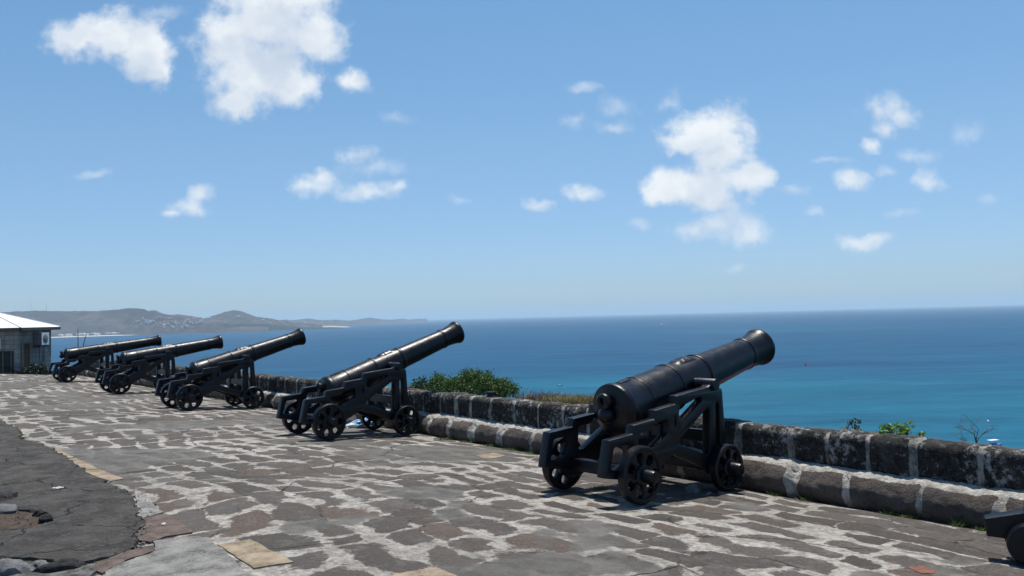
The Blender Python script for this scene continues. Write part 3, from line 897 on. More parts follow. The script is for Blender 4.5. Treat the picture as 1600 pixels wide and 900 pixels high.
PIV = Vector((1.097, 0, .980))
CHEEK = {True: cheek_mesh(True, 'cheek'), False: cheek_mesh(False, 'cheek')}
WHEEL_R, WHEEL_F = wheel_mesh(.243, 'wheel'), wheel_mesh(.215, 'wheel')
HUB = {1: hub_mesh(1), -1: hub_mesh(-1)}
def axle_mesh(rad):
    bm = bmesh.new(); add_box(bm, (-.055, -.400, -.050), (.055, .400, .058), .008); add_tube(bm, [(0, -.50, 0), (0, .50, 0)], .040, 16)
    bmesh.ops.recalc_face_normals(bm, faces=bm.faces)
    me = bpy.data.meshes.new('axle'); bm.to_mesh(me); bm.free(); me.materials.append(M['paint']); me.shade_smooth(); me.set_sharp_from_angle(angle=R(35)); return me
AXLE = axle_mesh(.2)
def transom_mesh(hz):
    bm = bmesh.new(); add_box(bm, (-.04, -.335, -hz), (.04, .335, hz), .008)
    bmesh.ops.recalc_face_normals(bm, faces=bm.faces)
    me = bpy.data.meshes.new('transom'); bm.to_mesh(me); bm.free(); me.materials.append(M['paint']); return me
TRANSOM = transom_mesh(.055)

def make_cannon(big, rounded, elev, length=1.0, gtilt=0.0):
    root = empty('cannon')
    root['category'] = 'cannon'
    for s in (1, -1):
        child('cheek', CHEEK[rounded], root, (0, .36 * s, 0))
        for x, r, me in ((0, .243, WHEEL_R), (WB, .215, WHEEL_F)):
            wo = child('wheel', me, root, (x, .462 * s, r), (0, random.uniform(0, 6), 0))
            child('hub', HUB[s], wo)
    child('axle', AXLE, root, (0, 0, .243)); child('axle', AXLE, root, (WB, 0, .215))
    child('transom', TRANSOM, root, (.485, 0, .445), (0, R(-18), 0)); child('transom', TRANSOM, root, (1.09, 0, .50))
    me, r1, r2 = barrel_mesh(big, 'barrel')
    a = R(elev)
    back = 1.115
    loc = PIV - Vector((math.cos(a), 0, math.sin(a))) * back * length
    b = child('barrel', me, root, loc, (0, -a, 0)); b.scale = (length, 1, 1)
    child('cascabel', cascabel_mesh(big), b)
    bm = bmesh.new()
    add_box(bm, (-.075, -.035, -.02), (.075, .035, .009), .004)
    pl = from_bm('vent_patch', bm, M['paint'], b); pl.location = (.30, 0, r1)
    cr = child('cast_crest', crest_mesh(r2 - .003), b, (1.18, 0, 0))
    for s in (1, -1):
        bm = bmesh.new(); add_lathe(bm, [(.05 * s, 0), (.05 * s, .058), (.422 * s, .056), (.432 * s, .050), (.433 * s, 0)], 'Y', 24)
        t = from_bm('trunnion', bm, M['paint'], b, smooth=40); t.location = (back, 0, 0)
    return root

GUNS = [
    # rear right wheel contact pixel, yaw, elevation above the carriage, big, rounded, label
    ((1000, 789), 40.5, 11.8 + 3.4, True, False, .955, 'nearest and stoutest black cannon with the red streak under its barrel'),
    ((513, 688), 39.5, 18.8 + 3.4, False, True, .955, 'black cannon with the steepest barrel, a blue plastic scrap behind its wheels'),
    ((295, 642), 39.5, 15.7 + 3.4, False, False, .925, 'black cannon in the middle of the row between the steepest one and the flatter pair'),
    ((187, 616), 39.0, 8.7 + 3.4, False, False, .965, 'low-aimed black cannon second from the stone building'),
    ((105, 597.4), 39.0, 7.5 + 3.4, False, True, 1.09, 'farthest black cannon standing just before the stone building'),
]
for (px, yaw, el, big, rnd, ln, lab) in GUNS:
    P_ = on_ground(*px); a = R(yaw); V = Vector((-math.sin(a), math.cos(a), 0))
    o = make_cannon(big, rnd, el, ln)
    c = P_ + V * .462
    c.z = gz(qp(c.x, c.y)[0]) + .004
    # lie on the sloping terrace
    U = Vector((math.cos(a), math.sin(a), 0)); e = c + U * WB; U2 = (Vector((e.x, e.y, gz(qp(e.x, e.y)[0]) + .004)) - c).normalized()
    v2 = c + V; V2 = (Vector((v2.x, v2.y, gz(qp(v2.x, v2.y)[0]) + .004)) - c).normalized()
    Wn = U2.cross(V2).normalized(); V2 = Wn.cross(U2)
    o.matrix_world = Matrix(((U2.x, V2.x, Wn.x, c.x), (U2.y, V2.y, Wn.y, c.y), (U2.z, V2.z, Wn.z, c.z), (0, 0, 0, 1)))
    tag(o, lab, 'cannon', 'black cannons in a row along the parapet')

def build_carronade():
    root = empty('carronade', label='low black gun bed with small solid wheels, cut off beside the paving', cat='cannon')
    yaw = R(-27); U = Vector((math.cos(yaw), math.sin(yaw), 0)); V = Vector((-U.y, U.x, 0))
    c = on_ground(1612, 884); c = c + V * .105
    c.z = gz(qp(c.x, c.y)[0]) + .004
    root.location = c; root.rotation_euler = (0, 0, yaw)
    me = plate_mesh(fillet([(-.235, .150), (-.245, .262), (-.02, .318), (-.015, .385), (.08, .39), (.40, .43), (.41, .49), (.75, .52), (.75, .16), (.1, .13)], .012), [], .060, .008, 'bed')
    me.materials.append(M['paint']); child('bed', me, root)
    for x in (0, .55):
        for s in (1, -1):
            bm = bmesh.new(); add_lathe(bm, [(-.04, 0), (-.035, .122), (-.025, .132), (.025, .132), (.035, .122), (.04, 0)], 'Y', 36)
            wo = from_bm('wheel', bm, M['paint'], root, smooth=40); wo.location = (x, .105 * s, .132)
            bm = bmesh.new(); add_lathe(bm, [(0, 0), (0, .036), (.085 * s, .034), (.095 * s, .024), (.096 * s, 0)], 'Y', 20)
            from_bm('hub', bm, M['paint'], wo, smooth=40)
    bm = bmesh.new(); add_lathe(bm, [(0, 0), (-.02, .05), (.06, .05), (.08, .14), (.14, .175), (.2, .18), (.8, .15), (1.15, .125), (1.16, .15), (1.22, .15), (1.22, .08), (.9, .075), (.9, 0)], 'X', 40)
    b = from_bm('barrel', bm, M['paint'], root, smooth=38); b.location = (.34, 0, .66); b.rotation_euler = (0, R(-4), 0)
    bm = bmesh.new(); add_box(bm, (.45, -.07, .48), (.70, .07, .58), .01); from_bm('saddle', bm, M['paint'], root)
build_carronade()

# ------------------------------------------------------------------ slabs, patches and stones let into the paving
def slab(name, px, mat, label, cat, lift=.006, jag=.012, seed=1, group=None, thick=.06, relief=.004):
    r = random.Random(seed)
    P_ = [on_ground(*a) for a in px]
    out = []
    for i, a in enumerate(P_):
        b_ = P_[(i + 1) % len(P_)]
        m_ = max(1, int((b_ - a).length / .035)) if jag else 1
        for k in range(m_):
            t = k / m_; q_ = a.lerp(b_, t); g = jag * (1 if k else .4)
            v3 = Vector((q_.x * 7, q_.y * 7, seed)); v4 = Vector((q_.x * 26, q_.y * 26, seed))
            out.append(q_ + Vector((g * (2.2 * mnoise.noise(v3) + mnoise.noise(v4)), g * (2.2 * mnoise.noise(v3 + Vector((9, 0, 0))) + mnoise.noise(v4 + Vector((9, 0, 0)))), 0)))
    c = sum(out, Vector()) / len(out)
    bm = bmesh.new()
    top = [bm.verts.new((q_.x - c.x, q_.y - c.y, 0)) for q_ in out]
    fc = bm.faces.new(top); fc.normal_update()
    if fc.normal.z < 0: bmesh.ops.reverse_faces(bm, faces=[fc])
    bmesh.ops.triangulate(bm, faces=[fc])
    rim = {v for v in bm.verts}
    for it in range(6):
        es = [e for e in bm.edges if e.calc_length() > .11 and not e.is_boundary]
        if not es or len(bm.faces) > 14000: break
        bmesh.ops.subdivide_edges(bm, edges=es, cuts=1); bmesh.ops.triangulate(bm, faces=[f for f in bm.faces if len(f.verts) > 3])
    for v in bm.verts:
        X, Y = v.co.x + c.x, v.co.y + c.y
        z = gz(qp(X, Y)[0]) + .010 * nz(X, Y, 0, .9) + .006 * nz(X, Y, 3, 2.6)      # follow the terrace
        z += lift * (1 if not v.is_boundary else .72) + relief * (nz(X, Y, seed, 4) + .7 * nz(X, Y, seed, 11))
        v.co.z = z - c.z
    ext = bmesh.ops.extrude_face_region(bm, geom=list(bm.faces))
    nv = {g for g in ext['geom'] if isinstance(g, bmesh.types.BMVert)}
    for q_ in bm.verts:
        if q_ not in nv: q_.co.z -= thick
    o = from_bm(name, bm, mat, smooth=40); o.location = c
    tag(o, label, cat, group); return o

slab('cement_slab', [(-160, 640), (0, 659), (28, 672), (36, 690), (72, 699), (110, 722), (150, 750), (182, 766), (206, 780), (213, 790), (212, 806), (219, 812), (224, 823), (205, 836), (217, 846), (215, 857), (170, 876), (120, 884), (60, 880), (0, 877), (-200, 872), (-200, 838), (-60, 836), (0, 832), (62, 828), (88, 818), (72, 806), (40, 802), (0, 798), (-200, 790)], M['slab'],
     'large dark broken cement slab with a notch of bare soil', 'slab', .032, .030, 2, thick=.09, relief=.014)
slab('soil_patch', [(-200, 785), (0, 792), (45, 798), (95, 816), (66, 834), (0, 838), (-200, 842)], M['soil'], 'reddish bare soil showing in the notch of the dark slab', 'soil', .010, .01, 3)
slab('rubble_bed', [(-260, 873), (0, 876), (60, 879), (122, 883), (160, 879), (140, 905), (120, 960), (-260, 960)], M['rubble'], 'rough pale rubble below the broken edge of the dark slab', 'rubble', .010, .02, 4, relief=.02)
slab('cement_patch', [(240, 846), (312, 839), (340, 856), (376, 888), (392, 902), (420, 960), (140, 960), (165, 896), (200, 880), (243, 862)], M['grey_patch'], 'rough grey cement patch beside the larger tan paving slab', 'patch', .020, .014, 5, relief=.010)
slab('cement_patch', [(212, 783), (235, 788), (256, 801), (222, 812), (214, 806), (215, 792)], M['grey_patch'], 'small pale cement patch at the corner of the dark slab', 'patch', .018, .008, 6)
slab('red_stone', [(222, 813), (256, 803), (278, 811), (300, 833), (262, 838), (236, 849), (217, 846), (207, 836), (226, 823)], M['pink'], 'flat reddish stone between the dark slab and the grey patch', 'stone', .018, .012, 7, relief=.009)
slab('red_stone', [(150, 880), (216, 858), (243, 863), (196, 878), (160, 900), (140, 892)], M['pink'], 'narrow reddish stone along the bottom edge of the dark slab', 'stone', .020, .010, 8, relief=.008)
slab('tan_paving_slab', [(340, 853), (392, 845), (459, 880), (397, 890)], M['tan'], 'larger square tan sandstone slab beside the rough grey cement', 'paving slab', .012, .004, 9)
slab('tan_paving_slab', [(615, 898), (682, 887), (725, 905), (690, 930), (590, 920)], M['tan'], 'tan sandstone slab cut off by the bottom of the view', 'paving slab', .010, .004, 10)
slab('tan_paving_slab', [(68, 697), (90, 701), (116, 716), (96, 719)], M['tan'], 'tan strip slab farthest along the dark slab edge', 'paving slab', .010, .004, 11)
slab('tan_paving_slab', [(98, 720), (118, 717), (154, 733), (128, 736)], M['tan'], 'tan strip slab in the middle along the dark slab edge', 'paving slab', .010, .004, 12)
slab('tan_paving_slab', [(130, 737), (156, 734), (194, 749), (172, 753)], M['tan'], 'tan strip slab nearest along the dark slab edge', 'paving slab', .010, .004, 13)
slab('tan_paving_slab', [(743, 712), (772, 707.5), (791, 712.5), (758, 717.5)], M['tan'], 'small tan stone in the paving left of the nearest cannon', 'paving slab', .006, .004, 14)
slab('brick', [(1419, 886), (1436, 883), (1468, 892), (1443, 897)], M['brick'], 'red brick bedded flat in the paving at the bottom right', 'brick', .004, .012, 15)

def gravel():
    r = random.Random(31); V, Fc = [], []
    line = [(150, 750), (206, 780), (215, 792), (220, 812), (224, 823), (205, 838), (217, 848), (213, 860), (168, 880), (120, 886), (60, 884), (5, 880)]
    spots = []
    for a, b_ in zip(line, line[1:]):
        for k in range(6):
            t = r.random(); spots.append((a[0] + (b_[0] - a[0]) * t + abs(r.gauss(0, 9)) * r.choice((1, 1, -.4)), a[1] + (b_[1] - a[1]) * t + r.gauss(0, 5), r.uniform(.004, .015)))
    for k in range(18): spots.append((r.uniform(0, 95), r.uniform(798, 836), r.uniform(.004, .013)))
    for k in range(40): spots.append((r.uniform(0, 330), r.uniform(760, 898), r.uniform(.003, .007)))
    for x, y, sz in spots:
        c = on_ground(x, y); k = len(V); a0 = r.uniform(0, 6)
        inside = x < 200 and y < 872
        z = c.z + (.030 if inside else .014)
        ring = [(math.cos(a0 + i * 1.257) * sz * r.uniform(.7, 1.2), math.sin(a0 + i * 1.257) * sz * r.uniform(.6, 1.0)) for i in range(5)]
        V += [(c.x + u, c.y + v_, z - .012) for u, v_ in ring] + [(c.x + u * .7, c.y + v_ * .7, z + sz * r.uniform(.1, .4)) for u, v_ in ring]
        Fc += [(k + i, k + (i + 1) % 5, k + 5 + (i + 1) % 5, k + 5 + i) for i in range(5)] + [(k + 5, k + 6, k + 7, k + 8, k + 9)]
    o = from_py('gravel', V, Fc, M['gravel']); tag(o, 'loose gravel crumbled along the broken slab edge', kind='stuff')
gravel()

def rock(px, size, mat, label, seed, dz=0.0):
    c = on_ground(*px)
    bm = bmesh.new(); bmesh.ops.create_icosphere(bm, subdivisions=3, radius=1)
    for v in bm.verts:
        d = v.co.normalized(); k = 1 + .35 * mnoise.noise(d * 1.4 + Vector((seed, 0, 0))) + .13 * mnoise.noise(d * 4 + Vector((seed, 3, 0)))
        # flatten some sides so it reads as broken stone
        v.co = Vector((d.x * size[0], d.y * size[1], max(d.z, -.5) * size[2])) * k
    o = from_bm('rock', bm, mat, smooth=30); o.location = (c.x, c.y, c.z + size[2] * .3 + dz); o.rotation_euler = (0, 0, seed)
    tag(o, label, 'rock'); return o
rock((1083, 768), (.075, .06, .055), M['rock'], 'grey rock lying under the nearest cannon', 1)
rock((8, 785), (.15, .10, .07), M['black_rock'], 'black rock at the far side of the soil notch', 2)
rock((8, 803), (.12, .07, .06), M['rock'], 'pale rock below the black one in the soil notch', 3)
rock((72, 818), (.05, .045, .04), M['black_rock'], 'small black rock at the tip of the soil notch', 4, .02)
rock((60, 809), (.045, .04, .035), M['black_rock'], 'small dark stone behind the tip of the soil notch', 5, .02)
rock((18, 895), (.16, .07, .06), M['rock'], 'pale rubble stone at the bottom left corner', 6)
rock((95, 892), (.14, .06, .05), M['black_rock'], 'dark rubble stone under the broken slab edge', 7)
rock((60, 888), (.06, .05, .035), M['rock'], 'small pale rubble stone between two larger ones', 8)
rock((546, 664), (.17, .10, .13), M['rock'], 'broken pale stone by the wall behind the steepest cannon', 9)
rock((230, 597), (.30, .25, .28), M['rock'], 'heap of pale stone by the wall beyond the farther guns', 10)

# litter
def litter(px, ln, wd, rz, label, name='litter', mat='litter', lift=.05):
    c = on_ground(*px); bm = bmesh.new(); n = 8; A = []
    for i in range(n):
        x = (i / (n - 1) - .5) * ln
        A.append([bm.verts.new((x, y, .004 * math.sin(i * 1.3 + k) + .003 * k)) for k, y in enumerate((-wd / 2, -wd / 6, wd / 5, wd / 2))])
    for i in range(n - 1):
        for k in range(3): bm.faces.new((A[i][k], A[i + 1][k], A[i + 1][k + 1], A[i][k + 1]))
    ext = bmesh.ops.solidify(bm, geom=list(bm.faces), thickness=.003)
    o = from_bm(name, bm, M[mat], smooth=60); o.location = (c.x, c.y, c.z + lift); o.rotation_euler = (0, 0, rz)
    tag(o, label, 'litter')
litter((91, 772), .085, .022, .2, 'white scrap of litter lying on the dark slab', lift=.055)
litter((256, 823), .03, .022, .5, 'tiny white scrap on the reddish stone', lift=.02)

def bag():
    c = on_ground(562, 668.5); bm = bmesh.new(); bmesh.ops.create_icosphere(bm, subdivisions=4, radius=1)
    for v in bm.verts:
        d = v.co.copy(); k = 1 + .30 * mnoise.noise(d * 2.3) + .16 * mnoise.noise(d * 6)
        v.co = Vector((d.x * .22, d.y * .085, d.z * .07)) * k
    o = from_bm('plastic_bag', bm, M['bag'], smooth=40); o.location = (c.x, c.y, c.z + .055); o.rotation_euler = (0, R(-10), R(20))
    tag(o, 'crumpled blue and white plastic bag behind the steepest cannon', 'bag')
bag()

# ------------------------------------------------------------------ plants
def leaf_quad(V, Fc, c, size, r, up=.3, aspect=.5):
    d = Vector((r.gauss(0, 1), r.gauss(0, 1), r.gauss(0, 1) + up)).normalized()
    s = d.orthogonal().normalized(); s.rotate(Matrix.Rotation(r.uniform(0, 6.28), 3, d))
    t = d.cross(s); k = len(V)
    V += [c - s * size, c + t * size * aspect, c + s * size, c - t * size * aspect]
    Fc.append((k, k + 1, k + 2, k + 3))

def bush(name, loc, rx, ry, h, nclump, nleaf, size, mat, label, cat='bush', seed=1, shape=None):
    r = random.Random(seed)
    root = empty(name, loc, label=label, cat=cat)
    V, Fc = [], []; tips = []
    for k in range(nclump):
        a = r.uniform(0, 6.283); u = r.random() ** .5; el = r.random()
        x, y = math.cos(a) * u * rx, math.sin(a) * u * ry
        top = h * (1 - .62 * u ** 3.4) * (shape(x / rx) if shape else 1)
        z = top * (1 - .6 * el * el)
        cl = Vector((x, y, z)); tips.append(cl); cr = r.uniform(.07, .16) * min(1, h)
        for j in range(nleaf):
            p = cl + Vector((r.gauss(0, cr), r.gauss(0, cr), r.gauss(0, cr * .8)))
            if p.z < -.05: continue
            leaf_quad(V, Fc, p, size * r.uniform(.6, 1.25), r)
    from_py('foliage', V, Fc, M[mat], root)
    bm = bmesh.new()
    for t in tips[:: max(1, len(tips) // 26)]:
        b0 = Vector((t.x * .15, t.y * .15, -.15)); mid = b0.lerp(t, .5) + Vector((r.uniform(-.05, .05), r.uniform(-.05, .05), .06))
        add_tube(bm, [b0, mid, t], [.016, .010, .004], 5)
    from_bm('stem', bm, M['bark'], root, smooth=60)
    return root

def base_at(px, depth):
    c = at_depth(px, 600, depth); q, p = qp(c.x, c.y); return Vector((c.x, c.y, outer_z(q, p)))

b0 = base_at(727, 16.0)
bush('green_bush', b0, .97, .75, .47, 400, 60, .024, 'leaf', 'dense green bush behind the parapet left of the nearest cannon', seed=3, shape=lambda u: 1.0 - .30 * max(0, -u) + .16 * math.sin(u * 8) + .08 * math.sin(u * 19))
b1 = base_at(662, 15.6)
bush('green_bush', b1, .26, .3, .40, 26, 26, .036, 'leaf_grey', 'small pale scrub at the left end of the dense green bush', seed=5)
b2 = base_at(1327, 9.2)
bush('small_shrub', b2, .09, .09, .30, 12, 14, .022, 'leaf_grey', 'small grey-green shrub with bare twigs behind the parapet', 'shrub', seed=6)
b3 = base_at(1403, 8.6)
bush('leafy_shrub', b3, .22, .12, .17, 18, 16, .026, 'leaf_lime', 'larger bright lime green shrub over the parapet', 'shrub', seed=7)
b4 = base_at(1455, 8.5)
bush('leafy_shrub', b4, .09, .08, .17, 9, 14, .024, 'leaf_lime', 'smaller lime green shrub near the bare tree', 'shrub', seed=8)

def grass(name, loc, n, h, spread, mat, label, cat='grass tuft', seed=1, w_=.006, group=None, lean=.35):
    r = random.Random(seed); V, Fc = [], []
    for k in range(n):
        a = r.uniform(0, 6.283); u = r.random() ** .6
        b_ = Vector((math.cos(a) * u * spread[0], math.sin(a) * u * spread[1], -.02))
        hh = h * r.uniform(.45, 1.1); d = Vector((r.gauss(0, lean), r.gauss(0, lean), 1)).normalized()
        s = Vector((r.gauss(0, 1), r.gauss(0, 1), 0)).normalized() * w_
        m_ = b_ + d * hh * .55; t = b_ + d * hh + Vector((d.x, d.y, -.25)) * hh * .35
        i = len(V); V += [b_ - s, b_ + s, m_ + s * .8, m_ - s * .8, t]
        Fc += [(i, i + 1, i + 2, i + 3), (i + 3, i + 2, i + 4)]
    o = from_py(name, V, Fc, M[mat]); o.location = loc
    tag(o, label, cat, group); return o

grass('dry_grass', base_at(890, 12.0), 900, .17, (.42, .30), 'dry', 'tussock of yellow dry grass by the breech of the nearest cannon', seed=1, w_=.008)
grass('dry_grass', base_at(855, 12.6), 420, .18, (.36, .25), 'dry_brown', 'brown withered grass left of the yellow tussock', seed=2, w_=.006)
grass('dry_grass', base_at(800, 14.0), 520, .42, (.24, .3), 'dry', 'pale dry stalks at the right end of the green bush', seed=3, w_=.007)
grass('dry_grass', base_at(828, 13.2), 260, .34, (.25, .25), 'dry_brown', 'sparse brown stalks right of the pale ones', seed=4, w_=.005)
grass('dry_grass', base_at(645, 15.5), 320, .38, (.25, .3), 'dry_brown', 'brown dry stalks left of the green bush', seed=5, w_=.007)
grass('dry_grass', base_at(1180, 9.4), 120, .12, (.22, .12), 'dry_brown', 'thin brown grass over the parapet right of the nearest cannon', seed=6, w_=.003)
grass('dry_grass', base_at(1295, 9.2), 80, .30, (.15, .08), 'dry_brown', 'thin wispy stalks beside the grey-green shrub', seed=7, w_=.0025)

# weeds in the angle between paving and wall
weeds = [(1262, 781, 'weeds under the first wall joint right of the nearest cannon'), (1213, 773, 'tiny weeds at the wall foot just right of the nearest front wheel'), (1392, 803, 'small weeds under the third lower wall stone'),
         (1421, 808, 'yellowing weed fringe at the wall foot, right of centre of the lower stones'), (1500, 822, 'upright green weed at the wall foot near the low gun bed'), (1537, 829, 'last small weed before the low gun bed'),
         (700, 686, 'weed fringe at the wall foot nearest the steepest cannon'), (730, 691, 'short weed fringe along the wall foot, second from the steepest cannon'), (765, 697, 'weed fringe at the wall foot, midway between the two near cannons'), (800, 703, 'weed fringe at the wall foot left of the nearest rear wheel'), (835, 708, 'weed fringe at the wall foot touching the nearest cannon'),
         (1098, 742, 'green weed under the nearest cannon against the wall'), (935, 763, 'flattened weed between the rear wheels of the nearest cannon'), (596, 668, 'weed at the foot of the wall under the steepest cannon'),
         (420, 634, 'weed by the wall right of the middle cannon'), (340, 624, 'weed by the wall left of the middle cannon front wheels'), (252, 606, 'weed by the wall behind the low-aimed cannon')]
for i, (x, y, lab) in enumerate(weeds):
    c = on_ground(x, y); rr = random.Random(i)
    grass('weed_tuft', c, 150 if i not in (4,) else 40, .062 if i != 4 else .11, (.13 if 6 <= i <= 10 else .07, .045), 'weed', lab, 'weed', seed=20 + i, w_=.005, group='weeds at the foot of the wall', lean=.6)
c = on_ground(38, 814); grass('weed_tuft', c, 160, .07, (.11, .05), 'weed', 'bright green tuft growing in the soil notch of the dark slab', 'weed', seed=60, w_=.004, lean=.7)
c = on_ground(84, 815); c.z += .03; grass('weed_tuft', c, 60, .04, (.05, .03), 'weed', 'small green tuft at the tip of the soil notch', 'weed', seed=61, w_=.004, lean=.7)

def dead_tree():
    base = base_at(1526, 8.6); root = empty('bare_tree', base, label='leafless grey shrub-like tree standing behind the parapet', cat='tree')
    r = random.Random(11); bm = bmesh.new(); bt = bmesh.new()
    def go(p, d, ln, rad, lev, bm_):
        pts = [p]; dd = d.copy()
        for k in range(3):
            dd = (dd + Vector((r.gauss(0, .22), r.gauss(0, .22), r.gauss(0, .14)))).normalized(); pts.append(pts[-1] + dd * ln / 3)
        add_tube(bm_, pts, [rad, rad * .85, rad * .7, rad * .5], 6 if lev < 2 else 4)
        if lev >= 5: return
        for k in range(3 if lev else 4):
            e = (dd + Vector((r.gauss(0, .75), r.gauss(0, .75), r.uniform(-.25, .45)))).normalized()
            go(pts[r.choice((1, 2, 3))], e, ln * r.uniform(.5, .75), rad * .5, lev + 1, bt)
    go(Vector((0, 0, -.15)), Vector((.12, 0, 1)), .30, .010, 0, bm)
    from_bm('trunk', bm, M['bark'], root, smooth=60); from_bm('branches', bt, M['bark'], root, smooth=60)
dead_tree()

# thin stems above the farthest barrel
for k, (px, y0, ln, lean, lab) in enumerate([(122, 541, .62, 0, 'thin upright dry stem seen over the farthest cannon'), (130, 540, .45, .12, 'thin leaning dry stem seen over the farthest cannon')]):
    b_ = at_depth(px, y0, 29); q, p = qp(b_.x, b_.y)
    bm = bmesh.new(); add_tube(bm, [(0, 0, -1.3), (0, 0, 0), (lean * .5, 0, ln * .5), (lean, 0, ln)], [.02, .016, .013, .008], 6)
    o = from_bm('dry_stem', bm, M['bark'], smooth=60); o.location = b_; tag(o, lab, 'plant stem')

def pipe_stub():
    q = 7.08; d = ray(767, 622); t = q / (d.x * N2.x + d.y * N2.y); c = EYE + d * t
    bm = bmesh.new(); z0 = gz(Q0 + 1.45) + .575
    add_lathe(bm, [(-.05, .055), (.045, .055), (.047, .068), (.068, .068), (.072, .058), (.060, .045), (.0, .045)], 'Z', 24)
    o = from_bm('pipe_stub', bm, M['iron'], smooth=40); o.location = (c.x, c.y, z0); tag(o, 'short dark iron pipe stub on top of the parapet by the green bush', 'pipe')
pipe_stub()

# ------------------------------------------------------------------ stone building on the left
def uv_wall(bm, uv):
    for f in bm.faces:
        n = f.normal
        for l in f.loops:
            co = l.vert.co
            l[uv].uv = (co.x if abs(n.y) > abs(n.x) else co.y, co.z)

def build_building():
    A = at_depth(29, 530, 47.0); A.z = -1.36
    v_ = Vector((A.x, A.y, 0)).normalized(); r_ = Vector((v_.y, -v_.x, 0))
    e1 = (r_ * math.cos(R(58)) + v_ * math.sin(R(58))).normalized()        # along the wall with the door, away from the corner
    # length so that its far end stands where the corner is seen
    lo, hi = .5, 12
    tgt = ray(80, 550); tgt = tgt.x / tgt.y
    for _ in range(50):
        L = (lo + hi) / 2; B = A + e1 * L
        if B.x / B.y < tgt: lo = L
        else: hi = L
    LX = L
    # local frame: X along e1, Y to the left of it (into the building)
    yaw = math.atan2(e1.y, e1.x)
    root = empty('stone_building', A, yaw, label='grey block building with a white metal hipped roof', cat='building')
    HT = 2.86
    # roof with overhanging eaves
    ov = .36; z0 = HT + .02
    hx = LX / 2
    n1 = Vector((-e1.y, e1.x, 0))
    lo, hi = 0.0, 14.0
    for _ in range(50):                     # ridge end: how far in it stands, then how high
        ry = (lo + hi) / 2; Rp = A + e1 * hx + n1 * ry; d_ = ray(-20, 485)
        if Rp.x / Rp.y > d_.x / d_.y: lo = ry
        else: hi = ry
    rise = EYE.z + d_.z / d_.y * Rp.y - A.z - (z0 + .16); LY = 2 * ry + 5.0
    bm = bmesh.new(); add_box(bm, (0, 0, -.3), (LX, LY, HT)); uv = bm.loops.layers.uv.new('UVMap'); bm.normal_update(); uv_wall(bm, uv)
    from_bm('wall', bm, M['block'], root)
    c = [(-ov, -ov), (LX + ov, -ov), (LX + ov, LY + ov), (-ov, LY + ov)]
    bm = bmesh.new(); uv = bm.loops.layers.uv.new('UVMap')
    ev = [bm.verts.new((x, y, z0 + .16)) for x, y in c]
    r0 = bm.verts.new((hx, ry, z0 + .16 + rise)); r1 = bm.verts.new((hx, LY - ry, z0 + .16 + rise))
    fs = [bm.faces.new((ev[0], ev[1], r0)), bm.faces.new((ev[1], ev[2], r1, r0)), bm.faces.new((ev[2], ev[3], r1)), bm.faces.new((ev[3], ev[0], r0, r1))]
    bm.normal_update()
    for f in bm.faces:
        e = Vector((0, 0, 1)).cross(f.normal).normalized()
        for l in f.loops: l[uv].uv = (l.vert.co.dot(e), l.vert.co.z)
    roof = from_bm('roof', bm, M['roof'], root)
    bm = bmesh.new(); t = .05
    for (x0, y0), (x1, y1) in zip(c, c[1:] + c[:1]):
        add_box(bm, (min(x0, x1) - (t if x0 == x1 else -t), min(y0, y1) - (t if y0 == y1 else -t), z0 - .02), (max(x0, x1) + (t if x0 == x1 else -t), max(y0, y1) + (t if y0 == y1 else -t), z0 + .158))
    add_box(bm, (-ov + .06, -ov + .06, z0 + .03), (LX + ov - .06, LY + ov - .06, z0 + .06))
    from_bm('fascia', bm, M['fascia'], roof)
    # caps over the hips
    for a, b_ in (((-ov, -ov, z0 + .17), (hx, ry, z0 + .17 + rise)), ((LX + ov, -ov, z0 + .17), (hx, ry, z0 + .17 + rise)), ((-ov, LY + ov, z0 + .17), (hx, LY - ry, z0 + .17 + rise))):
        bm = bmesh.new(); add_tube(bm, [a, b_], .025, 8)
        from_bm('hip_cap', bm, M['white_paint'], roof, smooth=60)
    # door in the right-hand wall (local y = 0 face), thin frame
    dx0 = LX * .09; dx1 = LX * .30
    bm = bmesh.new(); add_box(bm, (dx0 + .10, -.03, .05), (dx1, .02, 2.12), .004); d = from_bm('door', bm, M['door'], root)
    bm = bmesh.new(); add_box(bm, (dx0 - .10, -.06, 0), (dx0 + .098, .02, 2.16), .004); add_box(bm, (dx0 + .10, -.06, 2.123), (dx1 + .08, .02, 2.22), .004)
    add_box(bm, (dx1 + .002, -.06, 0), (dx1 + .08, .02, 2.12), .004)
    from_bm('door_frame', bm, M['door_frame'], d)
    # window in the left-hand wall (local x = 0 face)
    y0 = 1.02; w0, w1 = 1.84, 2.48
    bm = bmesh.new()
    for a in ((-.05, y0, w0, .03, y0 + .10, w1), (-.05, y0 + .10, w0, .03, y0 + 1.2, w0 + .08), (-.05, y0 + .10, w1 - .08, .03, y0 + 1.2, w1), (-.05, y0 + 1.2, w0, .03, y0 + 1.3, w1), (-.045, y0 + .10, (w0 + w1) / 2 - .03, .03, y0 + 1.2, (w0 + w1) / 2 + .03)):
        add_box(bm, a[:3], a[3:])
    wf = from_bm('window', bm, M['white_paint'], root)
    bm = bmesh.new(); add_box(bm, (-.02, y0 + .05, w0 + .03), (.01, y0 + 1.25, w1 - .03)); from_bm('pane', bm, M['glass'], wf)
    # dark boarded gate leaf lower down on the left-hand wall
    bm = bmesh.new(); add_box(bm, (-.06, .30, .0), (.02, 3.6, 1.72), .01); g = from_bm('shutter', bm, M['wood_dark'], root)
    bm = bmesh.new()
    for k in range(7): add_box(bm, (-.085, .36 + k * .47, .04), (-.058, .40 + k * .47, 1.69))
    from_bm('batten', bm, M['grey_case'], g)
